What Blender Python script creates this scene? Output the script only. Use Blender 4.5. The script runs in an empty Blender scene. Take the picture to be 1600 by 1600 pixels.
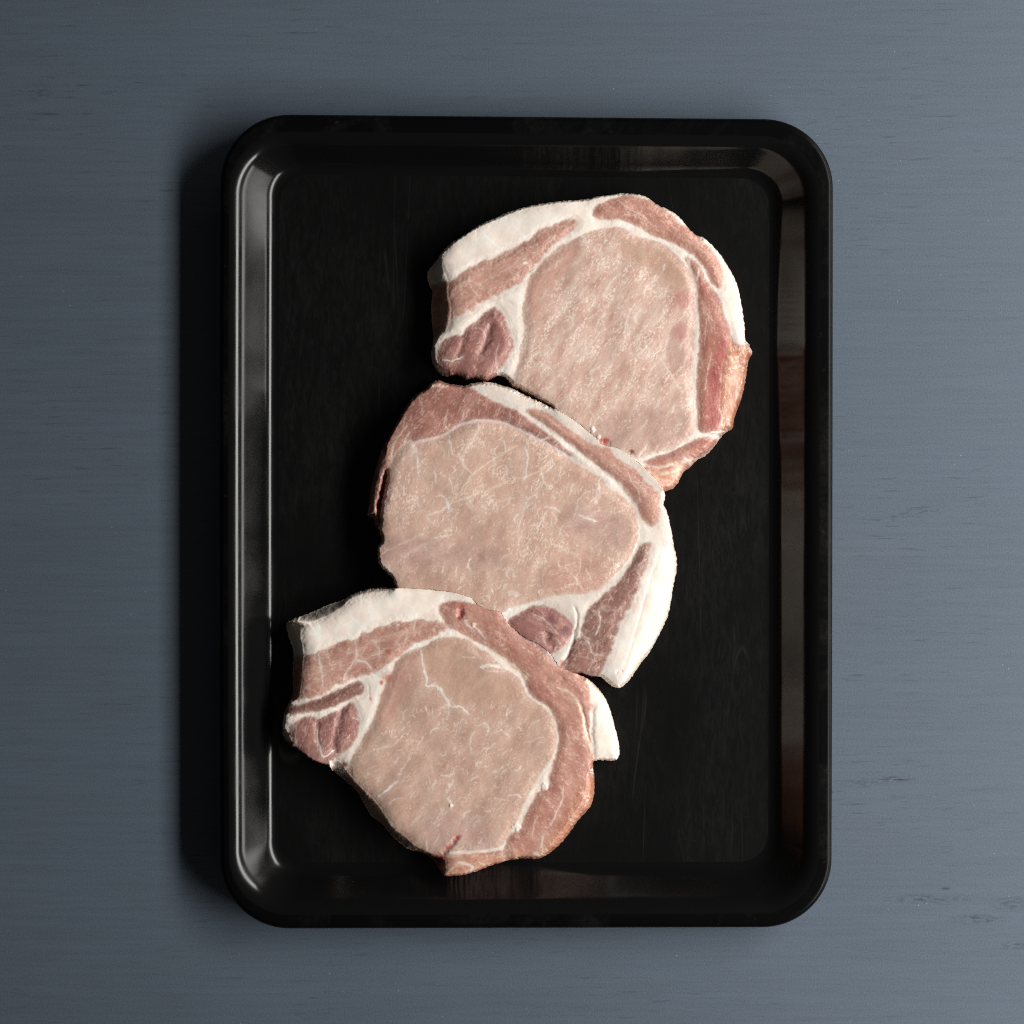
import bpy, math
import numpy as np

# ------------------------------------------------------------------ camera, world, lights
S = 0.00032            # metres on the table per photograph pixel
CAM_H = 1.5
scene = bpy.context.scene
col = scene.collection

cam_data = bpy.data.cameras.new('camera')
cam = bpy.data.objects.new('camera', cam_data)
col.objects.link(cam)
cam.location = (0, 0, CAM_H)
cam.rotation_euler = (0, 0, 0)
cam_data.sensor_width = 36.0
cam_data.lens = 36.0 * CAM_H / (1600 * S)
cam_data.clip_start = 0.05
cam_data.clip_end = 20
scene.camera = cam

world = bpy.data.worlds.new('World')
scene.world = world
world.use_nodes = True
bg = world.node_tree.nodes['Background']
bg.inputs[0].default_value = (1.0, 0.93, 0.86, 1)
bg.inputs[1].default_value = 0.034


def area(name, loc, target, sx, sy, power, color):
    d = bpy.data.lights.new(name, 'AREA')
    d.shape = 'RECTANGLE'
    d.size, d.size_y, d.energy, d.color = sx, sy, power, color
    o = bpy.data.objects.new(name, d)
    col.objects.link(o)
    o.location = loc
    dx, dy, dz = (target[i] - loc[i] for i in range(3))
    # local -Z towards the target, local Y kept level along the window
    import mathutils
    z = mathutils.Vector((-dx, -dy, -dz)).normalized()
    y = mathutils.Vector((0, 1, 0))
    x = y.cross(z).normalized()
    y = z.cross(x)
    o.rotation_euler = mathutils.Matrix((x, y, z)).transposed().to_euler()
    return o


# the window on the right: a bright upper part and a dimmer lower sash with a glazing bar
area('window_light', (0.82, -0.03, 0.64), (-0.05, 0.0, 0.0), 0.22, 1.50, 22.0, (1.0, 0.975, 0.94))
area('window_lower_sash', (1.15, -0.02, 0.13), (0.0, -0.02, 0.13), 0.23, 1.26, 8.6, (1.0, 0.97, 0.93))
area('window_lower_pane', (1.08, 0.86, 0.13), (0.0, 0.48, 0.13), 0.23, 0.36, 2.4, (1.0, 0.95, 0.90))

scene.view_settings.view_transform = 'Standard'
scene.view_settings.look = 'None'
scene.view_settings.exposure = 0.0
scene.view_settings.gamma = 1.0
scene.view_settings.use_curve_mapping = False
scene.cycles.use_denoising = False
scene.cycles.filter_width = 1.1
scene.cycles.use_adaptive_sampling = False
scene.cycles.max_bounces = 6
scene.cycles.caustics_reflective = False
scene.cycles.caustics_refractive = False


# ------------------------------------------------------------------ helpers
def px(x, y, z):
    """photograph pixel at height z -> metres"""
    k = S * (CAM_H - z) / CAM_H
    return (x - 800.0) * k, (800.0 - y) * k


def smooth(a, b, x):
    t = np.clip((x - a) / (b - a), 0, 1)
    return t * t * (3 - 2 * t)


def lin(c):
    c = np.asarray(c, float) / 255.0
    return np.where(c <= 0.04045, c / 12.92, ((c + 0.055) / 1.055) ** 2.4)


_lat = {}


def gnoise(x, y, seed):
    """gradient noise, about -1..1"""
    if seed not in _lat:
        a = np.random.RandomState(seed).rand(128 * 128).astype(np.float32) * 2 * np.pi
        _lat[seed] = (np.cos(a), np.sin(a))
    gc, gs = _lat[seed]
    x = np.asarray(x, np.float32)
    y = np.asarray(y, np.float32)
    xi = np.floor(x).astype(np.int32)
    yi = np.floor(y).astype(np.int32)
    fx, fy = x - xi, y - yi
    u = fx * fx * (3 - 2 * fx)
    v = fy * fy * (3 - 2 * fy)
    x0, x1 = (xi & 127) << 7, ((xi + 1) & 127) << 7
    y0, y1 = yi & 127, (yi + 1) & 127

    def d(xx, yy, px_, py_):
        q = xx + yy
        return gc.take(q) * px_ + gs.take(q) * py_
    a = d(x0, y0, fx, fy)
    a += (d(x1, y0, fx - 1, fy) - a) * u
    b = d(x0, y1, fx, fy - 1)
    b += (d(x1, y1, fx - 1, fy - 1) - b) * u
    return (a + (b - a) * v) * 1.5


def worley(x, y, seed):
    """distance to the border between cells (0 on the border)"""
    R = np.random.RandomState(seed)
    jx, jy = R.rand(64, 64).astype(np.float32), R.rand(64, 64).astype(np.float32)
    xi, yi = np.floor(x).astype(int), np.floor(y).astype(int)
    f1 = np.full(x.shape, 9.0)
    f2 = np.full(x.shape, 9.0)
    for i in (-1, 0, 1):
        for j in (-1, 0, 1):
            cx, cy = xi + i, yi + j
            d = np.hypot(cx + jx[cx % 64, cy % 64] - x, cy + jy[cx % 64, cy % 64] - y)
            f2 = np.where(d < f1, f1, np.minimum(f2, d))
            f1 = np.minimum(f1, d)
    return f2 - f1


def fbm(x, y, seed, octv=3, gain=0.55):
    s, a, f, t = 0, 1.0, 1.0, 0
    for i in range(octv):
        s = s + a * gnoise(x * f + 17.3 * i, y * f + 5.1 * i, seed + i)
        t += a
        a *= gain
        f *= 2.07
    return s / t


def aniso(X, Y, ang, along, across):
    """coordinates stretched along a direction (degrees, photo axes, y up)"""
    a = math.radians(ang)
    c, s = math.cos(a), math.sin(a)
    return (X * c - Y * s) / along, (X * s + Y * c) / across


def chaikin(P, n=1):
    P = np.asarray(P, float)
    for _ in range(n):
        Q = np.roll(P, -1, 0)
        R = np.empty((len(P) * 2, 2))
        R[0::2] = P * 0.75 + Q * 0.25
        R[1::2] = P * 0.25 + Q * 0.75
        P = R
    return P


def new_mesh(name, verts, faces, mat, parent=None, normals=None, tint=None, extra=None):
    """faces: (n,4) or (n,3) int array, or a list of index lists"""
    me = bpy.data.meshes.new(name)
    if isinstance(faces, np.ndarray):
        n, k = faces.shape
        me.vertices.add(len(verts))
        me.vertices.foreach_set('co', np.ascontiguousarray(verts, dtype=np.float32).ravel())
        me.loops.add(n * k)
        me.loops.foreach_set('vertex_index', faces.astype(np.int32).ravel())
        me.polygons.add(n)
        me.polygons.foreach_set('loop_start', np.arange(0, n * k, k, dtype=np.int32))
        me.polygons.foreach_set('loop_total', np.full(n, k, dtype=np.int32))
        me.update(calc_edges=True)
    else:
        me.from_pydata([tuple(v) for v in verts], [], faces)
        me.update()
    me.polygons.foreach_set('use_smooth', np.ones(len(me.polygons), dtype=bool))
    if tint is not None:
        at = me.attributes.new('tint', 'FLOAT_COLOR', 'POINT')
        at.data.foreach_set('color', np.c_[tint, np.ones(len(tint))].astype(np.float32).ravel())
    for k_, v_ in (extra or {}).items():
        at = me.attributes.new(k_, 'FLOAT', 'POINT')
        at.data.foreach_set('value', v_.astype(np.float32))
    if normals is not None:
        me.normals_split_custom_set_from_vertices([tuple(v) for v in normals])
    me.materials.append(mat)
    o = bpy.data.objects.new(name, me)
    col.objects.link(o)
    o.parent = parent
    return o


class NT:
    def __init__(self, name):
        self.m = bpy.data.materials.new(name)
        self.m.use_nodes = True
        self.t = self.m.node_tree
        self.b = self.t.nodes['Principled BSDF']

    def n(self, typ, **kw):
        o = self.t.nodes.new(typ)
        for k, v in kw.items():
            if k.startswith('_'):
                setattr(o, k[1:], v)
            else:
                o.inputs[k.replace('_', ' ')].default_value = v
        return o

    def l(self, a, b):
        self.t.links.new(a, b)

    def noise(self, vec, scale, detail=3, rough=0.55, dist=0.0, map_scale=None, rot=None):
        if map_scale or rot:
            mp = self.n('ShaderNodeMapping')
            if map_scale:
                mp.inputs['Scale'].default_value = map_scale
            if rot:
                mp.inputs['Rotation'].default_value = rot
            self.l(vec, mp.inputs['Vector'])
            vec = mp.outputs[0]
        o = self.n('ShaderNodeTexNoise')
        o.inputs['Scale'].default_value = scale
        o.inputs['Detail'].default_value = detail
        o.inputs['Roughness'].default_value = rough
        o.inputs['Distortion'].default_value = dist
        self.l(vec, o.inputs['Vector'])
        return o.outputs['Fac']

    def ramp(self, fac, stops):
        o = self.n('ShaderNodeValToRGB')
        e = o.color_ramp.elements
        while len(e) < len(stops):
            e.new(0.5)
        for q, (p, c) in zip(e, stops):
            q.position = p
            q.color = (c, c, c, 1) if not hasattr(c, '__len__') else (*c, 1)
        self.l(fac, o.inputs[0])
        return o.outputs[0]

    def rng(self, fac, a, b, c, d):
        o = self.n('ShaderNodeMapRange')
        for i, v in enumerate((a, b, c, d)):
            o.inputs[i + 1].default_value = v
        self.l(fac, o.inputs[0])
        return o.outputs[0]

    def math(self, op, a, b=None):
        o = self.n('ShaderNodeMath', _operation=op)
        for i, v in enumerate((a, b)):
            if v is None:
                continue
            if isinstance(v, (int, float)):
                o.inputs[i].default_value = v
            else:
                self.l(v, o.inputs[i])
        return o.outputs[0]

    def mix(self, fac, a, b, mode='MIX'):
        o = self.n('ShaderNodeMix', _data_type='RGBA', _blend_type=mode)
        for s, v in ((0, fac), (6, a), (7, b)):
            if isinstance(v, (int, float)):
                o.inputs[s].default_value = v
            elif isinstance(v, tuple):
                o.inputs[s].default_value = (*v, 1)
            else:
                self.l(v, o.inputs[s])
        return o.outputs[2]

    def bump(self, h, strength, dist, normal=None):
        o = self.n('ShaderNodeBump')
        o.inputs['Strength'].default_value = strength
        o.inputs['Distance'].default_value = dist
        self.l(h, o.inputs['Height'])
        if normal is not None:
            self.l(normal, o.inputs['Normal'])
        return o.outputs[0]


# ------------------------------------------------------------------ materials
def table_material():
    k = NT('blue_grey_painted_wood')
    tc = k.n('ShaderNodeTexCoord').outputs['Object']
    # broad uneven brushing
    big = k.noise(tc, 5.0, 4, 0.6, 0.4, (0.55, 1.5, 1))
    band = k.noise(tc, 30.0, 4, 0.6, 0.3, (0.12, 1.0, 1))
    grain = k.noise(tc, 420.0, 3, 0.6, 0.2, (0.045, 1.0, 1))
    fine = k.noise(tc, 1150.0, 3, 0.7)
    tintn = k.noise(tc, 9.0, 3, 0.5)
    base = k.ramp(big, [(0.25, (0.066, 0.094, 0.131)), (0.75, (0.080, 0.110, 0.149))])
    base = k.mix(k.rng(tintn, 0.45, 0.75, 0, 0.30), base, (0.090, 0.107, 0.142))
    wide = k.noise(tc, 9.0, 4, 0.6, 0.5, (0.16, 1.4, 1))
    base = k.mix(k.rng(wide, 0.35, 0.7, 0.0, 0.30), base, (0.060, 0.074, 0.092))
    base = k.mix(k.rng(band, 0.3, 0.7, 0.20, -0.02), base, (0.063, 0.079, 0.098))
    base = k.mix(k.rng(grain, 0.35, 0.65, 0.30, 0.0), base, (0.046, 0.059, 0.075))
    base = k.mix(k.rng(fine, 0.35, 0.7, 0.0, 0.38), base, (0.138, 0.165, 0.197))
    # short dark open pores along the grain, gathered in patches
    pore = k.noise(tc, 620.0, 2, 0.5, 0.0, (0.10, 1.0, 1))
    patch = k.noise(tc, 11.0, 3, 0.6, 0.5, (0.7, 1.5, 1))
    pm = k.math('MULTIPLY', k.rng(pore, 0.60, 0.74, 0, 1), k.rng(patch, 0.42, 0.66, 0.02, 0.45))
    base = k.mix(pm, base, (0.022, 0.028, 0.036))
    # scuffed spots where the grain is torn open
    tear = k.noise(tc, 900.0, 2, 0.6, 0.3, (0.3, 1.0, 1))
    tpatch = k.noise(tc, 26.0, 2, 0.6, 0.8, (0.30, 1.6, 1))
    tm = k.math('MULTIPLY', k.rng(tear, 0.52, 0.62, 0, 1), k.rng(tpatch, 0.70, 0.78, 0, 0.35))
    # the worn places where the paint has come off along the grain
    for (wx, wy, rx, ry, am) in ((1400, 1217, 34, 5, 0.9), (1345, 1222, 40, 9, 0.35), (1440, 1405, 60, 8, 0.6), (1530, 1436, 46, 9, 0.7), (1580, 1412, 40, 14, 0.5), (1498, 1404, 20, 6, 0.5),
                                 (1480, 1388, 14, 3, 0.8), (1590, 1478, 30, 9, 0.5), (1418, 1190, 26, 5, 0.25), (1405, 1245, 24, 6, 0.25), (62, 145, 22, 18, 0.35), (1300, 1237, 16, 3, 0.6)):
        X, Y = px(wx, wy, 0)
        mp = k.n('ShaderNodeMapping', _vector_type='POINT')
        mp.inputs['Location'].default_value = (-X / (rx * S), -Y / (ry * S), 0)
        mp.inputs['Scale'].default_value = (1 / (rx * S), 1 / (ry * S), 0)
        k.l(tc, mp.inputs['Vector'])
        ln = k.n('ShaderNodeVectorMath', _operation='LENGTH')
        k.l(mp.outputs[0], ln.inputs[0])
        el = k.math('MULTIPLY', k.rng(ln.outputs['Value'], 1.1, 0.2, 0, am), k.rng(tear, 0.44, 0.60, 0.0, 1))
        tm = k.math('MAXIMUM', tm, el)
    base = k.mix(tm, base, (0.018, 0.023, 0.030))
    # pale dust specks
    vor = k.n('ShaderNodeTexVoronoi')
    vor.inputs['Scale'].default_value = 150.0
    k.l(tc, vor.inputs['Vector'])
    dn = k.noise(tc, 60.0, 2, 0.5)
    sm = k.math('MULTIPLY', k.rng(vor.outputs['Distance'], 0.055, 0.035, 0, 0.8), k.rng(dn, 0.52, 0.62, 0, 1))
    base = k.mix(sm, base, (0.25, 0.27, 0.30))
    k.l(base, k.b.inputs['Base Color'])
    k.l(k.rng(band, 0.3, 0.7, 0.50, 0.66), k.b.inputs['Roughness'])
    k.b.inputs['Specular IOR Level'].default_value = 0.32
    h = k.math('SUBTRACT', k.math('ADD', k.math('MULTIPLY', grain, 0.6), k.math('MULTIPLY', fine, 0.8)), pm)
    k.l(k.bump(h, 0.55, 0.00016), k.b.inputs['Normal'])
    return k.m


def tray_material(name, worn):
    k = NT(name)
    tc = k.n('ShaderNodeTexCoord').outputs['Object']
    if worn == 'floor':
        scr = k.noise(tc, 420.0, 5, 0.75, 0.8, (1.0, 0.22, 1))
        blot = k.noise(tc, 16.0, 5, 0.65, 0.6, (1.0, 0.55, 1))
        fine = k.noise(tc, 900.0, 2, 0.6)
        w = k.math('MULTIPLY', k.rng(scr, 0.42, 0.72, 0.15, 1), k.rng(blot, 0.38, 0.72, 0.05, 1))
        # a few long hairline scratches
        scratches = None
        for i, (rot, sc) in enumerate(((0.9, 9.0), (-0.75, 8.0), (1.9, 10.0))):
            wv = k.noise(tc, sc, 2, 0.5, 1.2, (1.0, 0.10, 1), (0, 0, rot))
            ln = k.rng(k.math('ABSOLUTE', k.math('SUBTRACT', wv, 0.5 + 0.06 * (i - 1))), 0.0, 0.0022, 1, 0)
            gate = k.rng(k.noise(tc, 17.0 + 5 * i, 2, 0.5), 0.52, 0.62, 0, 1)
            ln = k.math('MULTIPLY', ln, gate)
            scratches = ln if scratches is None else k.math('MAXIMUM', scratches, ln)
        c = k.mix(w, (0.0028, 0.0028, 0.0029), (0.0105, 0.0105, 0.0105))
        c = k.mix(k.math('MULTIPLY', scratches, 0.22), c, (0.04, 0.04, 0.039))
        sp = k.math('MULTIPLY', k.rng(fine, 0.70, 0.78, 0, 1), 0.5)
        c = k.mix(sp, c, (0.03, 0.03, 0.03))
        k.l(c, k.b.inputs['Base Color'])
        k.l(k.rng(w, 0, 1, 0.36, 0.46), k.b.inputs['Roughness'])
        k.b.inputs['Specular IOR Level'].default_value = 0.16
        k.l(k.bump(k.math('ADD', scr, k.math('MULTIPLY', fine, 0.4)), 0.25, 0.00012), k.b.inputs['Normal'])
    elif worn == 'rim':
        blot = k.noise(tc, 22.0, 5, 0.65, 0.6)
        fine = k.noise(tc, 420.0, 4, 0.7, 0.4)
        w = k.math('MULTIPLY', k.rng(blot, 0.48, 0.75, 0.0, 1), k.rng(fine, 0.35, 0.7, 0.2, 1))
        c = k.mix(w, (0.0022, 0.0022, 0.0023), (0.0125, 0.012, 0.0118))
        # chips in the enamel
        chip = k.noise(tc, 180.0, 3, 0.6, 0.3)
        gate = k.noise(tc, 14.0, 2, 0.5)
        cm = k.math('MULTIPLY', k.rng(chip, 0.66, 0.76, 0, 1), k.rng(gate, 0.52, 0.64, 0, 1))
        c = k.mix(k.math('MULTIPLY', cm, 0.7), c, (0.035, 0.033, 0.031))
        k.l(c, k.b.inputs['Base Color'])
        k.l(k.rng(w, 0, 1, 0.30, 0.5), k.b.inputs['Roughness'])
        k.b.inputs['Specular IOR Level'].default_value = 0.07
        k.l(k.bump(fine, 0.2, 0.0001), k.b.inputs['Normal'])
    else:
        smear = k.noise(tc, 40.0, 3, 0.6, 0.4)
        k.b.inputs['Base Color'].default_value = (0.004, 0.004, 0.0042, 1)
        k.l(k.rng(smear, 0.3, 0.7, 0.12, 0.20), k.b.inputs['Roughness'])
        k.b.inputs['Specular IOR Level'].default_value = 0.26
        k.l(k.bump(smear, 0.04, 0.0005), k.b.inputs['Normal'])
    return k.m


def meat_material(name, rough, grain_scale, bump, spec, fleck, ang=0.0, stretch=1.0, film=0.8, film_bump=0.8, through=0.08):
    """colour comes from the anatomy (attribute tint: fat, lean, marbling) and painted wet glints; nodes add grain, moisture and relief"""
    k = NT(name)
    tc = k.n('ShaderNodeTexCoord').outputs['Object']
    tint = k.n('ShaderNodeAttribute', _attribute_name='tint').outputs['Color']
    g = k.noise(tc, grain_scale, 3, 0.65, 0.3, (1.0 / stretch, 1.0, 1.0), (0, 0, math.radians(ang)))
    micro = k.noise(tc, grain_scale * 2.6, 2, 0.6)
    v = k.rng(g, 0.3, 0.7, 1.0 - fleck, 1.0 + fleck)
    c = k.mix(1.0, tint, k.n('ShaderNodeCombineColor').outputs[0], 'MULTIPLY')
    comb = c.node.inputs[7].links[0].from_node
    for i in range(3):
        k.l(v, comb.inputs[i])
    k.l(c, k.b.inputs['Base Color'])
    wet = k.noise(tc, 60.0, 3, 0.6, 0.4)
    k.b.inputs['Roughness'].default_value = rough
    k.b.inputs['Specular IOR Level'].default_value = spec
    h = k.math('ADD', g, k.math('MULTIPLY', micro, 0.45))
    k.l(k.bump(h, bump * 0.3, 0.0004), k.b.inputs['Normal'])
    k.l(k.rng(wet, 0.35, 0.65, film * 0.35, film), k.b.inputs['Coat Weight'])
    k.b.inputs['Coat Roughness'].default_value = 0.20
    k.b.inputs['Coat IOR'].default_value = 1.38
    ripple = k.noise(tc, 170.0, 2, 0.5, 0.6)
    hh = k.math('ADD', h, k.math('MULTIPLY', ripple, 1.2))
    k.l(k.bump(hh, film_bump, 0.0007), k.b.inputs['Coat Normal'])
    tr = k.n('ShaderNodeBsdfTranslucent')
    k.l(k.mix(1.0, c, (1.0, 0.80, 0.70), 'MULTIPLY'), tr.inputs['Color'])
    ms = k.n('ShaderNodeMixShader')
    ms.inputs[0].default_value = through
    k.l(k.b.outputs[0], ms.inputs[1])
    k.l(tr.outputs[0], ms.inputs[2])
    k.l(ms.outputs[0], k.t.nodes['Material Output'].inputs['Surface'])
    return k.m


M_TABLE = table_material()
M_FLOOR = tray_material('black_enamel_worn', 'floor')
M_WALL = tray_material('black_enamel_gloss', 'wall')
M_RIM = tray_material('black_enamel_rim', 'rim')
M_LEAN = meat_material('raw_lean_pork', 0.42, 1100.0, 0.30, 0.34, 0.04, 60, 2.0, 0.8, 0.5)
M_CAP = meat_material('raw_dark_pork', 0.42, 1200.0, 0.30, 0.34, 0.06, 20, 2.6, 0.8, 0.5)
M_FAT = meat_material('raw_pork_fat', 0.45, 500.0, 0.05, 0.30, 0.012, 0, 1.0, 0.5, 0.20, 0.03)


# ------------------------------------------------------------------ table
def build_table():
    w, t, b = 0.85, 0.030, 0.003
    V = [(x * w, y * w, z) for z in (-t, -b) for x, y in ((-1, -1), (1, -1), (1, 1), (-1, 1))]
    V += [(x * (w - b), y * (w - b), 0.0) for x, y in ((-1, -1), (1, -1), (1, 1), (-1, 1))]
    F = [[0, 3, 2, 1], [8, 9, 10, 11]]
    for a in (0, 4):
        for i in range(4):
            j = (i + 1) % 4
            F.append([a + i, a + j, a + 4 + j, a + 4 + i])
    o = new_mesh('table_top', V, F, M_TABLE)
    for p in o.data.polygons:
        p.use_smooth = False
    o['kind'] = 'structure'
    o['label'] = 'blue grey painted wooden table top with fine horizontal grain'


build_table()

# ------------------------------------------------------------------ baking tray
Z_RIM, Z_FLOOR = 0.0183, 0.0012


def build_tray():
    root = bpy.data.objects.new('baking_tray', None)
    root.empty_display_size = 0.05
    col.objects.link(root)
    cx, cy = px(823, 815, 0)
    root.location = (cx, cy, 0)
    root['label'] = 'black enamelled baking tray with rounded corners holding the three chops'
    root['category'] = 'baking tray'

    A = np.array
    # ring = left, top, right, bottom, corner radius (pixels), height (m)
    edge = A([345, 180.5, 1301.5, 1450, 108, Z_RIM])
    drop = edge.copy(); drop[5] = Z_RIM - 0.0032
    hem = drop + A([1.5, 1.5, -1.5, -1.5, -1.5, -0.0035])
    r0 = edge + A([9, 9, -9, -9, -9, 0.0])
    K1 = A([371, 220, 1268.5, 1416, 84, Z_RIM - 0.0003])
    K4 = A([426, 263, 1213, 1358, 50, Z_FLOOR])
    KM = (K1 + K4) * 0.5
    KM[5] -= 0.00045
    K0 = K1 + A([-13, -13, 13, 13, 10, 0.0004])
    K2 = K1 + (KM - K1) * 0.46
    K3 = KM + (K4 - KM) * 0.62
    K5 = K4 + A([11, 11, -11, -11, -6, 0])

    def bez(a, b, c, n):
        return [(1 - t) ** 2 * a + 2 * t * (1 - t) * b + t * t * c for t in np.linspace(0, 1, n)]
    rings = [hem, drop] + bez(drop, edge, r0, 9)[1:] + [r0 * 0.5 + K0 * 0.5]
    n_rim = len(rings)
    wall = bez(K0, K1, K2, 11) + bez(K2, KM, K3, 12)[1:-1] + bez(K3, K4, K5, 11)
    rings = rings + wall
    fl = [K5 + A([6, 6, -6, -6, -6, 0])]
    rings += fl

    def ring_pts(r):
        L, T, R, B, rad, z = r
        P = []
        NS, NC = 14, 20
        corners = [((R - rad, T + rad), 90, 0), ((R - rad, B - rad), 0, -90),
                   ((L + rad, B - rad), -90, -180), ((L + rad, T + rad), 180, 90)]
        for i, ((ccx, ccy), a0, a1) in enumerate(corners):
            for q in np.linspace(a0, a1, NC):
                P.append((ccx + rad * math.cos(math.radians(q)), ccy - rad * math.sin(math.radians(q))))
            (nx, ny), b0, _ = corners[(i + 1) % 4]
            e = (nx + rad * math.cos(math.radians(b0)), ny - rad * math.sin(math.radians(b0)))
            s = P[-1]
            for q in np.linspace(0, 1, NS + 2)[1:-1]:
                P.append((s[0] + (e[0] - s[0]) * q, s[1] + (e[1] - s[1]) * q))
        out = []
        for x, y in P:
            u, v = (x - 345) / 956, (y - 180) / 1270
            y2 = y + (1 - v) * (-2.5 + 9 * u) + v * (1.0 - 2.5 * u)
            x2 = x - 2.5 * v * u + 1.5 * math.sin(v * 3.1) * (-1 if u < 0.5 else 0.3)
            X, Y = px(x2, y2, z)
            out.append((X - cx, Y - cy, z))
        return out
    V = np.array([ring_pts(r) for r in rings])
    nr, m = V.shape[:2]
    # smooth normals over the whole sheet
    du = np.roll(V, -1, 1) - np.roll(V, 1, 1)
    dv = np.empty_like(V)
    dv[1:-1] = V[2:] - V[:-2]
    dv[0] = V[1] - V[0]
    dv[-1] = V[-1] - V[-2]
    N = np.cross(dv, du)
    N /= np.linalg.norm(N, axis=2, keepdims=True)
    if N[-1, :, 2].mean() < 0:
        N = -N
    N[-1] = (0, 0, 1)
    N[-2] = (0, 0, 1)

    def strip(name, a, b, mat):
        k = b - a + 1
        vv = V[a:b + 1].reshape(-1, 3)
        nn = N[a:b + 1].reshape(-1, 3)
        i, j = np.meshgrid(np.arange(k - 1), np.arange(m), indexing='ij')
        j2 = (j + 1) % m
        F = np.stack([i * m + j, i * m + j2, (i + 1) * m + j2, (i + 1) * m + j], -1).reshape(-1, 4)
        p = vv[F[:, :3]]
        fn = np.cross(p[:, 1] - p[:, 0], p[:, 2] - p[:, 0])
        if (fn * nn[F[:, 0]]).sum() < 0:
            F = F[:, ::-1].copy()
        return new_mesh(name, vv, F, mat, root, normals=nn)
    strip('rolled_rim', 0, n_rim, M_RIM)
    strip('side_wall', n_rim, nr - 2, M_WALL)
    # flat floor: top, underside and the sheet's edge
    top = V[-2]
    bot = top.copy()
    bot[:, 2] = 0.0003
    F = [list(range(m))[::-1], [m + q for q in range(m)]]
    for q in range(m):
        F.append([q, (q + 1) % m, m + (q + 1) % m, m + q])
    o = new_mesh('pan_floor', list(top) + list(bot), F, M_FLOOR, root)
    me = o.data
    for p in me.polygons:
        p.use_smooth = False
    if me.polygons[0].normal.z < 0:
        me.flip_normals()
    return root


build_tray()

# ------------------------------------------------------------------ pork chops
ALB = 0.90            # photograph value of a surface / its albedo, roughly, where the chops lie
H_CHOP = 50.0         # thickness in pixels (16 mm)


def C(*rgb):
    return np.minimum(lin(rgb) / ALB, 0.93)


PALE = C(232, 216, 205)
FATC, FATP, FATY = C(234, 224, 213), C(226, 207, 194), C(223, 203, 178)


def poly_sdf(poly, x0, y0, nx, ny, pad=24.0):
    """signed distance (inside > 0) on a 2 px grid, clipped at +-pad outside the polygon's box"""
    P = chaikin(poly, 1)
    Q = np.roll(P, -1, 0)
    gx = x0 + 2.0 * np.arange(nx)
    gy = y0 + 2.0 * np.arange(ny)
    out = np.full((ny, nx), -pad, np.float32)
    ix = np.where((gx > P[:, 0].min() - pad) & (gx < P[:, 0].max() + pad))[0]
    iy = np.where((gy > P[:, 1].min() - pad) & (gy < P[:, 1].max() + pad))[0]
    if len(ix) == 0 or len(iy) == 0:
        return out
    X, Y = np.meshgrid(gx[ix], gy[iy])
    d2 = np.full(X.shape, 1e9)
    ins = np.zeros(X.shape, bool)
    for (ax, ay), (bx, by) in zip(P, Q):
        ex, ey = bx - ax, by - ay
        wx, wy = X - ax, Y - ay
        t = np.clip((wx * ex + wy * ey) / (ex * ex + ey * ey + 1e-9), 0, 1)
        d2 = np.minimum(d2, (wx - ex * t) ** 2 + (wy - ey * t) ** 2)
        if ay != by:
            c = ((ay > Y) != (by > Y)) & (X < ex * (Y - ay) / (by - ay) + ax)
            ins ^= c
    d = np.sqrt(d2)
    out[np.ix_(iy, ix)] = np.where(ins, d, -d)
    return out


def line_dist(pts, X, Y):
    """distance to a polyline and the position along it (0..1)"""
    P = np.asarray(pts, float)
    if len(P) > 2:                      # round the corners
        R = [P[0]]
        for a, b in zip(P[:-1], P[1:]):
            R += [a * .75 + b * .25, a * .25 + b * .75]
        P = np.array(R + [P[-1]])
    best = np.full(X.shape, 1e9)
    pos = np.zeros(X.shape)
    n = len(P) - 1
    for i in range(n):
        a, b = P[i], P[i + 1]
        e = b - a
        t = np.clip(((X - a[0]) * e[0] + (Y - a[1]) * e[1]) / (e @ e + 1e-9), 0, 1)
        d = np.hypot(X - a[0] - e[0] * t, Y - a[1] - e[1] * t)
        w = d < best
        best = np.where(w, d, best)
        pos = np.where(w, (i + t) / n, pos)
    return best, pos


def bilin(G, x0, y0, X, Y):
    fx = np.clip((X - x0) / 2.0, 0, G.shape[1] - 1.001)
    fy = np.clip((Y - y0) / 2.0, 0, G.shape[0] - 1.001)
    i, j = fx.astype(int), fy.astype(int)
    u, v = fx - i, fy - j
    return (G[j, i] * (1 - u) + G[j, i + 1] * u) * (1 - v) + (G[j + 1, i] * (1 - u) + G[j + 1, i + 1] * u) * v


def mixc(a, b, m):
    return a * (1 - m[..., None]) + b * m[..., None]


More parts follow.
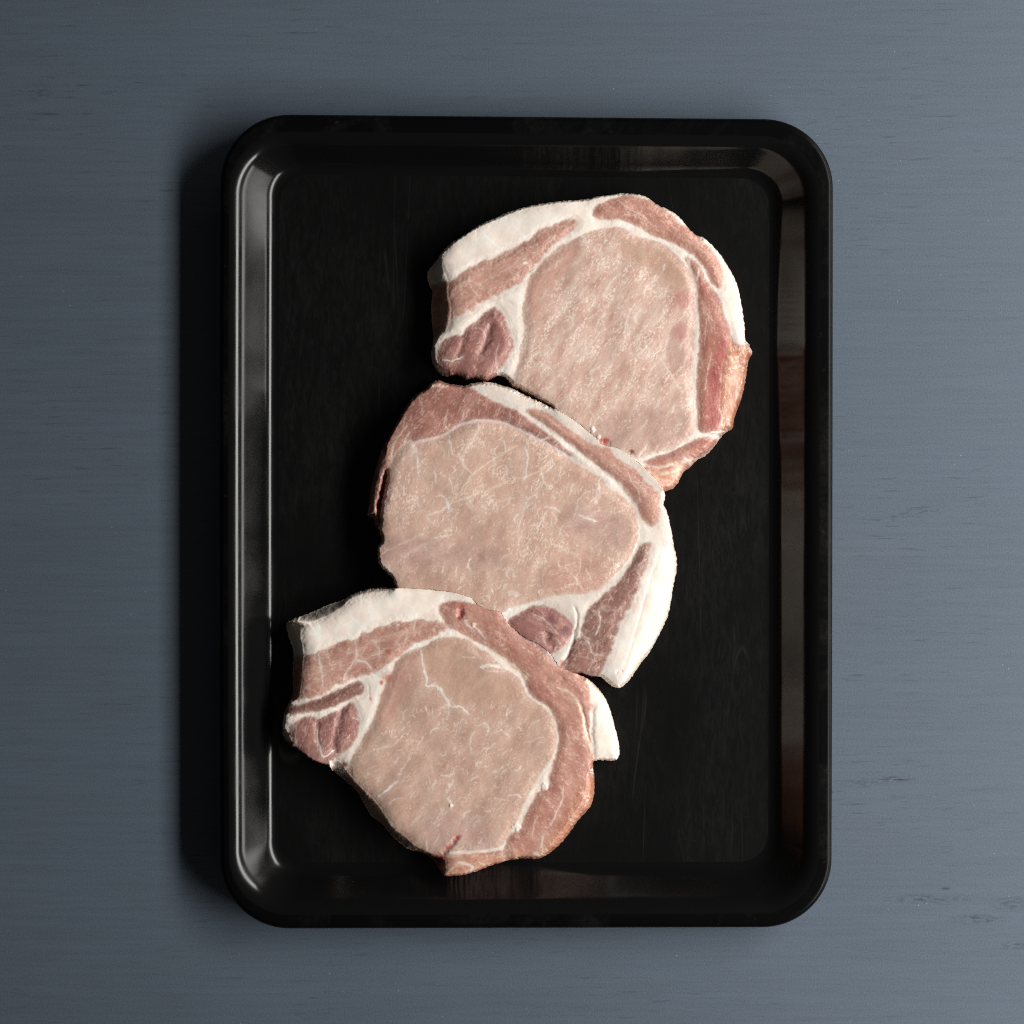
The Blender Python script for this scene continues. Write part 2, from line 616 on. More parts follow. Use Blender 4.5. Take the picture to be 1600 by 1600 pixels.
def lean_colour(X, Y, pal, ang, seed, fib=0.25, blot=(46, 18), marb=0.25, speck=0.35, marb_scale=(30, 9), bundles=0.0, cell=(26, 17), contrast=0.6, drift=(46, 13), grain=(5.0, 3.0), dens=-0.25):
    dark, mid, light = pal
    a1, b1 = aniso(X, Y, ang, *blot)
    n1 = fbm(a1, b1, seed, 4, 0.6)
    a2, b2 = aniso(X, Y, ang, 10.0, 2.2)
    n2 = fbm(a2 + n1, b2, seed + 5, 2)
    t = np.clip(0.5 + contrast * n1 + 0.6 * fib * n2, 0, 1)
    c = np.where((t < 0.5)[..., None], mixc(dark, mid, np.clip(t * 2, 0, 1)), mixc(mid, light, np.clip(t * 2 - 1, 0, 1)))
    # muscle bundles parted by films of fat
    if bundles:
        wx = 0.35 * fbm(X / 13, Y / 13, seed + 7, 2)
        wy = 0.35 * fbm(X / 13 + 3, Y / 13 + 8, seed + 9, 2)
        aa, bb = aniso(X, Y, ang, *cell)
        e = worley(aa + wx, bb + wy, seed + 2)
        g = 0.35 + 0.65 * smooth(-0.25, 0.3, fbm(X / 24, Y / 24, seed + 13, 2))
        c = mixc(c, FATP, smooth(0.17, 0.0, e) * g * bundles)
        c = mixc(c, FATP, np.exp(-(e / 0.26) ** 2) * g * bundles * 0.35)
    # intramuscular fat: thin broken ridges
    a3, b3 = aniso(X + 6 * n1, Y + 6 * n2, ang, *marb_scale)
    r = 1 - np.abs(fbm(a3, b3, seed + 11, 2)) * 3.2
    gate = smooth(0.0, 0.45, fbm(X / 38.0, Y / 38.0, seed + 17, 2) + 0.12)
    c = mixc(c, FATP, smooth(0.70, 1.0, r) * gate * marb)
    # pale fibre ends and painted wet glints: grains crowding in drifts along the grain
    a5, b5 = aniso(X, Y, ang, *drift)
    dn = fbm(a5, b5, seed + 29, 3, 0.6)
    a4, b4 = aniso(X, Y, ang, *grain)
    s = fbm(a4, b4, seed + 23, 2, 0.9)
    m = smooth(0.02, 0.62, s + 1.05 * dn + dens)
    c = mixc(c, PALE, m * speck)
    c = c * (1 + 0.13 * np.clip(s, -0.8, 0.8) + 0.06 * np.clip(dn, -0.6, 0.6))[..., None]
    hue = fbm(X / 15, Y / 15, seed + 37, 3, 0.65)            # pinker and greyer fibres side by side
    c = c * (1 + hue[..., None] * np.array([0.025, -0.07, -0.045]))
    c = (c * 0.89 + c.mean(-1, keepdims=True) * np.array([0.115, 0.110, 0.102])) * np.array([1.04, 1.04, 1.02])
    return c


def flecks(colr, h, mask, X0, Y0, seed, n, ang, jit, length, width, alpha, clus, colour):
    """short curved threads of fat and sinew, partly wet sparkle painted as colour"""
    R = np.random.RandomState(seed)
    ys, xs = np.where(mask)
    if len(xs) == 0:
        return
    pick = R.randint(0, len(xs), n * 3)
    fx, fy = xs[pick].astype(np.float32), ys[pick].astype(np.float32)
    a5, b5 = aniso(fx + X0, fy + Y0, ang, clus[0], clus[1])
    prob = smooth(-0.05, 0.42, fbm(a5, b5, seed + 3, 3)) * 0.93 + 0.07
    ok = np.where(R.rand(len(fx)) < prob)[0][:n]
    Hh, W = mask.shape
    for i in ok:
        x, y = fx[i], fy[i]
        L = R.uniform(*length) * (0.6 + 0.8 * R.rand())
        a = math.radians(ang + R.normal(0, jit))
        k = R.normal(0, 0.28)
        w = R.uniform(*width)
        al = R.uniform(*alpha)
        ca, sa = math.cos(a), -math.sin(a)
        T = np.linspace(-0.5, 0.5, 4)
        Px = x + L * (T * ca - k * (T * T * 4) * sa * 0.5)
        Py = y + L * (T * sa + k * (T * T * 4) * ca * 0.5)
        x0, x1 = int(max(Px.min() - 3, 0)), int(min(Px.max() + 4, W))
        y0, y1 = int(max(Py.min() - 3, 0)), int(min(Py.max() + 4, Hh))
        if x1 - x0 < 2 or y1 - y0 < 2:
            continue
        gx = np.arange(x0, x1, dtype=np.float32)[None, :]
        gy = np.arange(y0, y1, dtype=np.float32)[:, None]
        best = None
        for q in range(3):
            ex, ey = Px[q + 1] - Px[q], Py[q + 1] - Py[q]
            t = np.clip(((gx - Px[q]) * ex + (gy - Py[q]) * ey) / (ex * ex + ey * ey + 1e-6), 0, 1)
            d = (gx - Px[q] - ex * t) ** 2 + (gy - Py[q] - ey * t) ** 2
            best = d if best is None else np.minimum(best, d)
        m = np.clip(1.25 - np.sqrt(best) / (w + 0.25), 0, 1) * al * mask[y0:y1, x0:x1]
        colr[y0:y1, x0:x1] += (colour - colr[y0:y1, x0:x1]) * m[..., None]
        h[y0:y1, x0:x1] += 0.22 * m


PAL = {
    'eye_a': (C(178, 134, 119), C(202, 167, 152), C(216, 189, 176)),
    'eye_b': (C(178, 136, 120), C(196, 160, 143), C(209, 178, 162)),
    'eye_c': (C(174, 133, 118), C(191, 156, 139), C(204, 173, 157)),
    'eye_rose': (C(176, 128, 113), C(191, 147, 132), C(205, 168, 153)),
    'eye_mauve': (C(170, 132, 122), C(187, 152, 140), C(202, 171, 160)),
    'eye_brown': (C(174, 134, 116), C(186, 149, 130), C(196, 163, 145)),
    'cap_a': (C(158, 98, 86), C(180, 126, 111), C(201, 153, 137)),
    'cap_b': (C(130, 80, 70), C(152, 101, 90), C(180, 133, 120)),
    'streak': (C(162, 110, 97), C(182, 133, 118), C(201, 157, 142)),
    'streak_b': (C(118, 74, 66), C(136, 93, 83), C(160, 117, 105)),
    'dark': (C(126, 76, 73), C(155, 105, 98), C(186, 142, 132)),
    'red': (C(150, 88, 77), C(170, 112, 98), C(196, 147, 132)),
    'deep': (C(138, 60, 54), C(156, 78, 70), C(178, 108, 97)),
    'orange': (C(146, 82, 58), C(168, 110, 82), C(196, 154, 128)),
    'ragged': (C(160, 88, 76), C(190, 132, 110), C(222, 194, 172)),
}
PARTS = ['fat_rim', 'loin_eye', 'cap_muscle', 'lean_strip', 'inner_muscle']

# ---- anatomy of each chop in photograph pixels -------------------------------------------------
CHOP_A = dict(
    outline=[(666, 423), (671, 417), (682, 404), (693, 389), (707, 376), (730, 362), (752, 348), (779, 336), (801, 327), (827, 320),
             (863, 314), (899, 311), (917, 310), (932, 306), (949, 304), (969, 300), (986, 301), (1003, 303), (1016, 309), (1029, 320),
             (1044, 325), (1059, 334), (1070, 346), (1078, 357), (1089, 367), (1101, 370), (1112, 381), (1127, 396), (1140, 417),
             (1151, 437), (1157, 460), (1162, 486), (1165, 510), (1165, 531), (1170, 535), (1176, 544), (1178, 550), (1172, 561),
             (1169, 578), (1167, 596), (1161, 620), (1153, 642), (1148, 657), (1148, 669), (1134, 676), (1125, 687), (1110, 708),
             (1088, 720), (1082, 728), (1067, 739), (1065, 747), (1056, 762), (1043, 767), (1030, 770), (1016, 764), (1000, 750),
             (980, 736), (960, 722), (944, 712), (926, 704), (908, 690), (888, 672), (872, 652), (862, 637), (846, 627), (828, 617),
             (812, 608), (799, 603), (796, 596), (788, 588), (778, 586), (770, 590), (760, 596), (750, 592), (738, 590), (730, 594),
             (722, 588), (710, 584), (700, 588), (687, 584), (676, 570), (672, 551), (677, 530), (675, 510), (673, 490), (673, 467), (676, 454), (668, 440)],
    sides=[[(640, 380), (690, 385), (688, 404), (695, 426), (702, 441), (700, 462), (706, 477), (705, 496), (699, 518), (684, 531), (679, 546),
            (681, 566), (700, 578), (716, 584), (720, 620), (640, 620)],
           [(1139, 522), (1136, 545), (1128, 570), (1126, 600), (1125, 640), (1118, 676), (1104, 690), (1075, 706), (1050, 728), (1030, 736), (1012, 738), (1050, 800),
            (1220, 760), (1220, 520), (1166, 534), (1150, 540)]],
    side_soft=[1.0, 0.45],
    regions=[
        ('lean_strip', 'streak', 30, [(660, 446), (703, 441), (721, 430), (738, 419), (752, 409), (773, 405), (782, 398), (809, 385), (829, 376), (839, 364), (861, 355),
                                      (882, 346), (904, 344), (901, 357), (878, 374), (856, 392), (839, 413), (820, 435), (803, 450), (788, 456), (756, 471),
                                      (734, 486), (715, 495), (706, 499), (700, 512), (684, 524), (660, 526)], dict(marb=0.2, speck=0.30, bundles=0.28, warp=(5, 13), cell=(24, 17), flecks=[(140, 60, 22, (1.5, 6), (0.5, 0.9), (0.10, 0.42), (40, 22), C(228, 190, 174))])),
        ('inner_muscle', 'dark', 60, [(771, 481), (779, 484), (788, 497), (799, 522), (803, 539), (797, 556), (787, 569), (779, 582), (769, 600), (750, 600), (730, 600),
                                      (718, 592), (700, 586), (684, 572), (684, 560), (687, 545), (692, 533), (711, 523), (722, 525), (730, 512), (745, 503), (760, 488)],
         dict(marb=0.12, speck=0.22, flecks=[(130, 75, 22, (1.5, 6), (0.5, 0.9), (0.10, 0.42), (40, 22), C(228, 190, 174))])),
        ('loin_eye', 'eye_a', 58, [(829, 435), (839, 424), (852, 409), (874, 389), (908, 370), (940, 360), (956, 357), (975, 360), (990, 372), (1020, 379), (1042, 387), (1058, 404),
                                   (1074, 419), (1082, 439), (1087, 460), (1086, 486), (1082, 524), (1082, 561), (1077, 584), (1080, 612), (1084, 635), (1088, 656), (1084, 672),
                                   (1069, 691), (1043, 703), (1013, 709), (998, 715), (985, 716), (960, 712), (930, 696), (890, 664), (860, 646), (825, 630), (800, 612), (796, 600),
                                   (804, 597), (809, 575), (816, 547), (820, 519), (820, 505), (818, 482), (822, 462)], dict(marb=0.22, speck=0.70, marb_scale=(40, 12), contrast=0.8, grain=(4.6, 2.8), drift=(48, 14), dens=-0.12, flecks=[(650, 58, 30, (1.5, 6), (0.5, 0.9), (0.12, 0.55), (46, 12), C(242, 228, 218)), (150, 62, 20, (8, 18), (0.5, 1.0), (0.15, 0.5), (46, 14), FATP)])),
        ('loin_eye', 'eye_rose', 60, [(826, 446), (850, 414), (880, 390), (902, 380), (908, 392), (880, 420), (858, 462), (842, 494), (826, 486)], dict(marb=0.15, speck=0.2, blend=6, warp=(7, 14), dens=-0.4)),
        ('loin_eye', 'eye_mauve', 60, [(1070, 452), (1083, 462), (1080, 520), (1068, 560), (1052, 590), (1042, 566), (1045, 520), (1058, 500)], dict(marb=0.15, speck=0.15, blend=3, warp=(5, 12), dens=-0.4)),
        ('loin_eye', 'eye_brown', 60, [(965, 366), (1000, 380), (1040, 392), (1062, 418), (1072, 446), (1056, 462), (1030, 430), (1000, 412), (970, 398)], dict(marb=0.15, speck=0.25, blend=7, warp=(8, 14), dens=-0.3)),
        ('loin_eye', 'eye_mauve', 60, [(940, 660), (1000, 640), (1060, 640), (1084, 660), (1066, 690), (1010, 706), (960, 700), (930, 684)], dict(marb=0.25, speck=0.4, blend=9, warp=(8, 14), dens=-0.25)),
        ('cap_muscle', 'cap_a', -35, [(922, 333), (937, 319), (960, 310), (982, 306), (1005, 310), (1020, 317), (1031, 325), (1050, 336), (1063, 353), (1078, 357), (1089, 370), (1099, 381),
                                      (1112, 392), (1121, 407), (1129, 428), (1125, 454), (1116, 449), (1106, 436), (1099, 419), (1088, 405), (1069, 391), (1052, 381), (1022, 370),
                                      (998, 357), (975, 345), (956, 344), (934, 345)], dict(marb=0.18, speck=0.30, fib=0.35, flecks=[(380, -60, 22, (1.5, 6), (0.5, 0.9), (0.10, 0.42), (40, 22), C(228, 190, 174))])),
        ('cap_muscle', 'red', -75, [(1069, 399), (1088, 414), (1097, 428), (1110, 452), (1121, 467), (1129, 488), (1138, 522), (1148, 542), (1165, 541), (1190, 540), (1190, 600), (1170, 660), (1140, 680),
                                    (1097, 678), (1089, 669), (1089, 650), (1088, 622), (1089, 590), (1091, 556), (1093, 542), (1093, 505), (1088, 467), (1086, 445), (1078, 424)],
         dict(marb=0.30, speck=0.40, fib=0.4, marb_scale=(36, 6), grow=2.0, flecks=[(340, -80, 22, (1.5, 6), (0.5, 0.9), (0.10, 0.42), (40, 22), C(228, 190, 174))])),
        ('cap_muscle', 'deep', -75, [(1120, 536), (1136, 528), (1140, 545), (1131, 572), (1129, 600), (1127, 640), (1124, 672), (1104, 674), (1102, 645), (1106, 605), (1111, 565)],
         dict(marb=0.1, speck=0.15, fib=0.4, warp=(6, 12), blend=5)),
        ('cap_muscle', 'orange', -75, [(1141, 528), (1150, 544), (1168, 539), (1190, 540), (1190, 610), (1165, 670), (1140, 690), (1122, 676), (1125, 640), (1127, 600), (1129, 572), (1137, 548)],
         dict(marb=0.25, speck=0.45, warp=(6, 12), blend=3, contrast=1.2, blot=(22, 9), dens=-0.1)),
        ('cap_muscle', 'red', -30, [(1002, 722), (1022, 714), (1040, 708), (1075, 692), (1097, 682), (1126, 685), (1112, 706), (1085, 718), (1050, 726), (1020, 731)], dict(marb=0.3, speck=0.3)),
        ('cap_muscle', 'ragged', -30, [(1004, 726), (1025, 733), (1052, 727), (1088, 717), (1094, 726), (1075, 745), (1062, 775), (1035, 775), (1010, 745)],
         dict(marb=0.5, speck=0.3, blot=(16, 9), blend=1)),
    ],
    veins=[([(1069, 396), (1080, 426), (1087, 450), (1089, 500), (1086, 540), (1084, 575), (1084, 610), (1086, 640), (1088, 665)], 2.6, 0.85, FATP),
           ([(1082, 467), (1060, 505), (1045, 512), (1036, 560)], 1.6, 0.55, FATP), ([(1061, 545), (1066, 533), (1074, 528)], 1.5, 0.5, FATP),
           ([(1036, 558), (1020, 572), (1009, 590), (1006, 622)], 1.6, 0.55, FATP), ([(1031, 562), (1050, 590), (1063, 616), (1071, 605)], 1.4, 0.55, FATP),
           ([(997, 713), (1004, 706), (1010, 695)], 1.6, 0.8, FATC), ([(1000, 720), (1020, 711), (1048, 706), (1072, 690)], 2.2, 0.9, FATC),
           ([(970, 339), (1000, 336), (1005, 325)], 1.0, 0.45, FATP), ([(960, 311), (985, 330), (1000, 337)], 0.9, 0.4, FATP),
           ([(1084, 430), (1087, 445), (1091, 420)], 2.0, 0.7, FATP), ([(1098, 425), (1107, 444), (1118, 452)], 1.8, 0.8, FATC),
           ([(832, 426), (845, 428), (860, 420)], 1.2, 0.4, FATP), ([(732, 432), (736, 452), (748, 464)], 1.2, 0.55, FATP), ([(690, 562), (706, 566), (722, 559)], 1.3, 0.95, FATC),
           ([(1040, 728), (1056, 721), (1060, 735), (1030, 742)], 3.2, 0.6, FATY), ([(1068, 716), (1080, 722)], 3.6, 0.75, FATC),
           ([(1090, 680), (1110, 676), (1134, 674)], 2.2, 0.7, FATC), ([(742, 512), (757, 517), (761, 532)], 1.0, 0.4, FATP), ([(778, 540), (774, 565), (778, 580)], 1.3, 0.5, FATP),
           ([(1152, 598), (1149, 625)], 2.2, 0.3, FATC), ([(1100, 480), (1112, 520)], 0.9, 0.4, FATP), ([(1104, 500), (1099, 540)], 0.9, 0.4, FATP), ([(1108, 560), (1100, 610)], 0.9, 0.45, FATP),
           ([(1120, 350 + 70), (1127, 440)], 2.0, 0.5, FATY), ([(752, 362), (765, 378), (785, 392)], 2.2, 0.55, C(246, 244, 240)), ([(800, 352), (812, 366), (824, 374)], 1.6, 0.4, C(246, 244, 240)),
           ([(818, 411), (822, 414)], 2.6, 0.9, FATC), ([(1019, 378), (1043, 388), (1059, 406), (1072, 420)], 0.9, 0.35, C(150, 140, 145)),
           ([(924, 390), (940, 402), (944, 420)], 2.0, 0.4, FATP), ([(925, 352), (932, 346)], 2.5, 0.5, FATY)],
    spots=[((945, 690), 7, C(176, 58, 62)), ((986, 707), 5, C(110, 46, 48)), ((769, 600), 8, C(120, 20, 26)), ((740, 598), 8, C(110, 22, 28)), ((1148, 552), 4, C(170, 90, 60)),
           ((1066, 470), 16, C(172, 120, 112)), ((1062, 520), 16, C(178, 132, 122))],
    lumps=[((926, 672), 5, 3.0, FATC), ((934, 683), 4, 2.5, FATP), ((1166, 534), 4, 2.0, FATC), ((1174, 545), 6, 2.0, FATP)],
    grooves=[([(769, 505), (760, 533), (749, 558)], 6, 7), ([(728, 527), (721, 545), (712, 560)], 5, 5), ([(784, 470), (795, 472), (802, 478)], 2.0, 0.8),
             ([(1089, 369), (1095, 378)], 3, 4), ([(1077, 455), (1082, 500), (1076, 550)], 9, 3.0), ([(940, 690), (955, 694)], 5, 3), ([(984, 706), (990, 709)], 3, 2)],
    bulge=1.8, seed=100, fat_gain=0.97)

CHOP_B = dict(
    outline=[(683, 592), (697, 598), (720, 601), (728, 602), (737, 598), (747, 597), (765, 597), (779, 599), (803, 608), (824, 619), (841, 627), (863, 638), (882, 648),
             (899, 659), (916, 672), (932, 687), (938, 694), (950, 698), (965, 700), (980, 710), (999, 725), (1016, 740), (1032, 759), (1039, 772), (1040, 781),
             (1036, 786), (1044, 800), (1050, 828), (1053, 850), (1059, 869), (1059, 890), (1053, 920), (1047, 959), (1036, 984), (1019, 1017), (1002, 1038), (991, 1055),
             (980, 1070), (969, 1077), (959, 1075), (948, 1066), (937, 1057), (924, 1058), (907, 1052), (893, 1056), (870, 1060), (840, 1050), (800, 1010), (760, 980), (700, 960), (640, 950), (618, 930),
             (615, 911), (611, 902), (596, 889), (589, 877), (589, 856), (592, 849), (596, 846), (594, 838), (591, 826), (584, 822), (583, 807), (572, 808),
             (575, 795), (576, 779), (579, 758), (585, 735), (591, 711), (600, 694), (607, 681), (619, 660), (630, 640), (641, 623), (651, 614), (669, 604), (671, 599)],
    sides=[[(560, 670), (604, 684), (606, 700), (607, 728), (607, 745), (602, 767), (600, 783), (594, 797), (595, 812), (596, 826), (560, 840)],
           [(1014, 905), (1022, 890), (1032, 860), (1037, 850), (1090, 840), (1090, 990), (1030, 1060), (990, 1090), (960, 1080), (972, 1060), (984, 1018), (1003, 950)]],
    side_soft=[0.3, 0.25],
    regions=[
        ('cap_muscle', 'cap_b', 55, [(560, 700), (590, 690), (600, 670), (610, 640), (640, 600), (683, 585), (700, 596), (727, 602), (747, 614), (769, 627), (799, 639), (818, 650), (841, 667), (856, 678),
                                     (871, 691), (884, 702), (897, 713), (884, 712), (856, 695), (842, 688), (812, 674), (788, 661), (756, 657), (728, 661), (709, 672), (699, 679), (683, 686),
                                     (662, 690), (650, 693), (640, 690), (628, 698), (615, 716), (609, 730), (608, 745), (602, 767), (600, 783), (594, 797), (595, 830), (560, 840)],
         dict(marb=0.25, speck=0.30, fib=0.35, marb_scale=(22, 8), flecks=[(520, 55, 22, (1.5, 6), (0.5, 0.9), (0.10, 0.42), (40, 22), C(228, 190, 174))])),
        ('cap_muscle', 'streak', -38, [(815, 639), (842, 640), (861, 648), (880, 665), (899, 676), (921, 694), (939, 697), (952, 701), (959, 712), (974, 723), (995, 736), (1006, 751), (1019, 762),
                                         (1030, 772), (1032, 794), (1029, 813), (1021, 823), (1010, 819), (1000, 807), (995, 789), (984, 775), (974, 760), (961, 747), (939, 732), (918, 715),
                                         (899, 700), (877, 684), (856, 667), (837, 654)], dict(marb=0.15, speck=0.18, fib=0.4, blot=(70, 10), flecks=[(120, -38, 22, (1.5, 6), (0.5, 0.9), (0.10, 0.42), (40, 22), C(228, 190, 174))])),
        ('lean_strip', 'streak_b', 60, [(1016, 844), (1016, 862), (1008, 888), (1000, 914), (989, 937), (974, 963), (963, 985), (957, 1012), (944, 1036), (933, 1062), (907, 1062), (880, 1050),
                                        (884, 1030), (890, 1012), (897, 998), (907, 994), (909, 986), (907, 978), (916, 956), (931, 937), (957, 918), (974, 899), (989, 873), (1002, 850)],
         dict(marb=0.2, speck=0.25, bundles=0.24, warp=(5, 14), cell=(28, 20), flecks=[(200, 70, 22, (1.5, 6), (0.5, 0.9), (0.10, 0.42), (40, 22), C(228, 190, 174))])),
        ('inner_muscle', 'dark', -30, [(807, 961), (828, 948), (845, 945), (864, 950), (882, 961), (894, 974), (896, 987), (888, 1002), (877, 1012), (866, 1021), (850, 1024), (820, 1010), (796, 985), (792, 966)],
         dict(marb=0.35, speck=0.15, marb_scale=(20, 9))),
        ('loin_eye', 'eye_b', 70, [(609, 728), (615, 716), (628, 698), (640, 690), (650, 693), (662, 690), (683, 686), (699, 679), (709, 672), (728, 661), (756, 657), (788, 661), (812, 674),
                                   (842, 688), (871, 702), (884, 715), (901, 727), (920, 736), (939, 749), (950, 766), (965, 772), (980, 785), (991, 800), (997, 815), (998, 838), (991, 860),
                                   (980, 879), (965, 894), (946, 910), (927, 922), (905, 926), (875, 927), (847, 933), (819, 942), (800, 945), (790, 957), (760, 975), (690, 965), (620, 945),
                                   (606, 910), (592, 895), (580, 877), (580, 852), (590, 842), (596, 824), (595, 812), (594, 797), (600, 783), (602, 767), (607, 745)],
         dict(marb=0.20, speck=0.50, marb_scale=(24, 10), grain=(4.6, 2.6), drift=(56, 34), dens=-0.22, flecks=[(900, 68, 34, (2, 7.5), (0.45, 0.80), (0.15, 0.60), (60, 42), C(240, 224, 212)), (100, 60, 40, (8, 18), (0.5, 0.9), (0.15, 0.45), (40, 30), FATP)])),
        ('loin_eye', 'eye_mauve', 20, [(596, 846), (650, 838), (700, 846), (770, 858), (800, 876), (730, 892), (660, 884), (610, 880)], dict(marb=0.1, speck=0.2, blend=9, warp=(8, 14), dens=-0.4)),
        ('loin_eye', 'eye_mauve', 20, [(880, 800), (930, 790), (975, 810), (985, 845), (960, 862), (920, 840), (890, 830)], dict(marb=0.15, speck=0.35, blend=9, warp=(8, 14), dens=-0.2)),
        ('loin_eye', 'eye_rose', 20, [(880, 866), (930, 872), (950, 896), (920, 918), (860, 924), (850, 900)], dict(marb=0.15, speck=0.35, blend=9, warp=(8, 14), dens=-0.25)),
    ],
    veins=[([(808, 696), (772, 717), (737, 741), (726, 760), (701, 790)], 1.6, 0.85, FATY), ([(862, 712), (852, 731), (828, 743), (802, 749), (761, 766), (720, 781), (703, 788)], 1.5, 0.7, FATY),
           ([(748, 662), (748, 677), (722, 709), (724, 728), (737, 739)], 2.0, 0.75, FATP), ([(774, 700), (770, 716), (772, 722), (769, 745)], 1.5, 0.7, FATP),
           ([(821, 700), (825, 722), (819, 751)], 1.9, 0.75, FATC), ([(701, 679), (707, 709)], 1.4, 0.65, FATC), ([(651, 705), (654, 745)], 1.2, 0.65, FATC), ([(679, 735), (682, 754)], 1.1, 0.6, FATC),
           ([(677, 841), (690, 838), (707, 836)], 1.6, 0.7, FATP), ([(699, 790), (690, 799), (668, 805)], 1.4, 0.6, FATC), ([(650, 780), (655, 792)], 3.2, 0.55, FATC), ([(700, 786), (702, 797)], 2.2, 0.7, C(240, 236, 236)),
           ([(905, 804), (918, 810), (932, 815)], 2.2, 0.7, FATC), ([(905, 871), (907, 890), (896, 905), (912, 922)], 1.0, 0.6, FATP), ([(914, 886), (924, 909)], 1.0, 0.55, FATP), ([(890, 894), (905, 912)], 1.0, 0.55, FATP),
           ([(600, 862), (640, 845), (655, 836)], 1.4, 0.4, FATP), ([(594, 880), (612, 892)], 3.0, 0.75, FATC), ([(656, 836), (662, 834)], 1.8, 0.7, FATC),
           ([(650, 692), (644, 705), (640, 722)], 5.0, 0.35, C(200, 186, 186)), ([(637, 666), (622, 682), (612, 704), (612, 722)], 2.4, 0.6, FATY), ([(640, 676), (630, 700), (620, 720)], 2.0, 0.45, FATP),
           ([(650, 692), (664, 687), (684, 684), (700, 678), (712, 668), (730, 660), (756, 657), (788, 661), (812, 673)], 2.6, 0.55, C(222, 208, 206)),
           ([(812, 673), (842, 688), (872, 703), (890, 716)], 2.6, 0.7, C(214, 202, 202)), ([(842, 688), (855, 685)], 1.6, 0.6, FATC),
           ([(980, 735), (985, 752), (997, 768), (1000, 786)], 1.1, 0.6, FATP), ([(988, 752), (1003, 755), (1018, 765)], 0.9, 0.4, FATP),
           ([(938, 746), (934, 760), (929, 785)], 1.5, 0.5, FATC), ([(996, 812), (999, 835), (990, 862), (975, 885), (950, 908)], 1.6, 0.8, FATC),
           ([(936, 955), (938, 975), (930, 990)], 1.3, 0.65, FATC), ([(912, 996), (922, 1005), (924, 1022), (938, 1022)], 1.8, 0.65, FATP), ([(906, 988), (920, 998)], 1.6, 0.6, FATP),
           ([(828, 958), (850, 966), (862, 980), (872, 990)], 1.3, 0.5, FATP), ([(868, 995), (876, 1006)], 1.6, 0.5, FATP), ([(725, 645), (722, 660), (735, 640)], 1.2, 0.5, FATP),
           ([(700, 640), (693, 660), (700, 672)], 1.1, 0.45, FATP), ([(795, 645), (798, 655), (790, 660)], 1.1, 0.45, FATP), ([(669, 602), (700, 605)], 2.2, 0.4, FATY),
           ([(594, 700), (600, 712), (588, 740)], 1.8, 0.6, FATP), ([(577, 790), (573, 806)], 2.5, 0.8, FATC), ([(594, 790), (596, 815), (598, 830)], 2.2, 0.5, FATP),
           ([(770, 790), (790, 780), (812, 778)], 1.3, 0.35, FATP), ([(730, 786), (738, 796)], 1.4, 0.5, FATC), ([(775, 780), (778, 800)], 1.2, 0.4, FATC), ([(820, 790), (812, 820)], 1.3, 0.4, FATP),
           ([(862, 850), (880, 858), (900, 868)], 1.1, 0.35, FATP), ([(845, 735), (850, 755), (862, 765)], 1.5, 0.4, FATC), ([(1046, 862), (1037, 905), (1024, 960), (1003, 1010), (986, 1042)], 10.0, 0.6, C(222, 204, 180)), ([(1020, 880), (1004, 940), (985, 1000), (968, 1050)], 2.0, 0.45, C(250, 248, 244)), ([(784, 958), (800, 952)], 3.0, 0.9, C(244, 240, 236)), ([(795, 925), (810, 930)], 8.0, 0.5, FATC)],
    spots=[((592, 790), 6, C(112, 28, 32)), ((596, 770), 5, C(120, 34, 38)), ((593, 815), 5, C(130, 36, 40)), ((596, 838), 5, C(170, 62, 66)), ((878, 1036), 6, C(170, 100, 90)),
           ((862, 966), 12, C(124, 80, 84)), ((886, 984), 9, C(112, 74, 82))],
    lumps=[((672, 602), 6, 3.0, FATP), ((650, 615), 4, 2.0, FATP), ((573, 806), 3, 3.0, FATC), ((590, 860), 5, 2.5, FATP)],
    grooves=[([(604, 735), (600, 760), (592, 790), (593, 822)], 3.5, 18), ([(897, 946), (903, 963), (898, 990), (890, 1018), (874, 1042)], 2.4, 3), ([(962, 1051), (968, 1047), (972, 1048)], 2.0, 2.5),
             ([(815, 642), (860, 672), (900, 703), (960, 750), (995, 795)], 5, 3.0), ([(858, 986), (852, 1000), (866, 1012)], 6, 5), ([(640, 850), (700, 866), (760, 868)], 10, 2.5),
             ([(862, 802), (900, 790)], 9, 1.6)],
    bulge=1.6, seed=200, fat_gain=0.85)

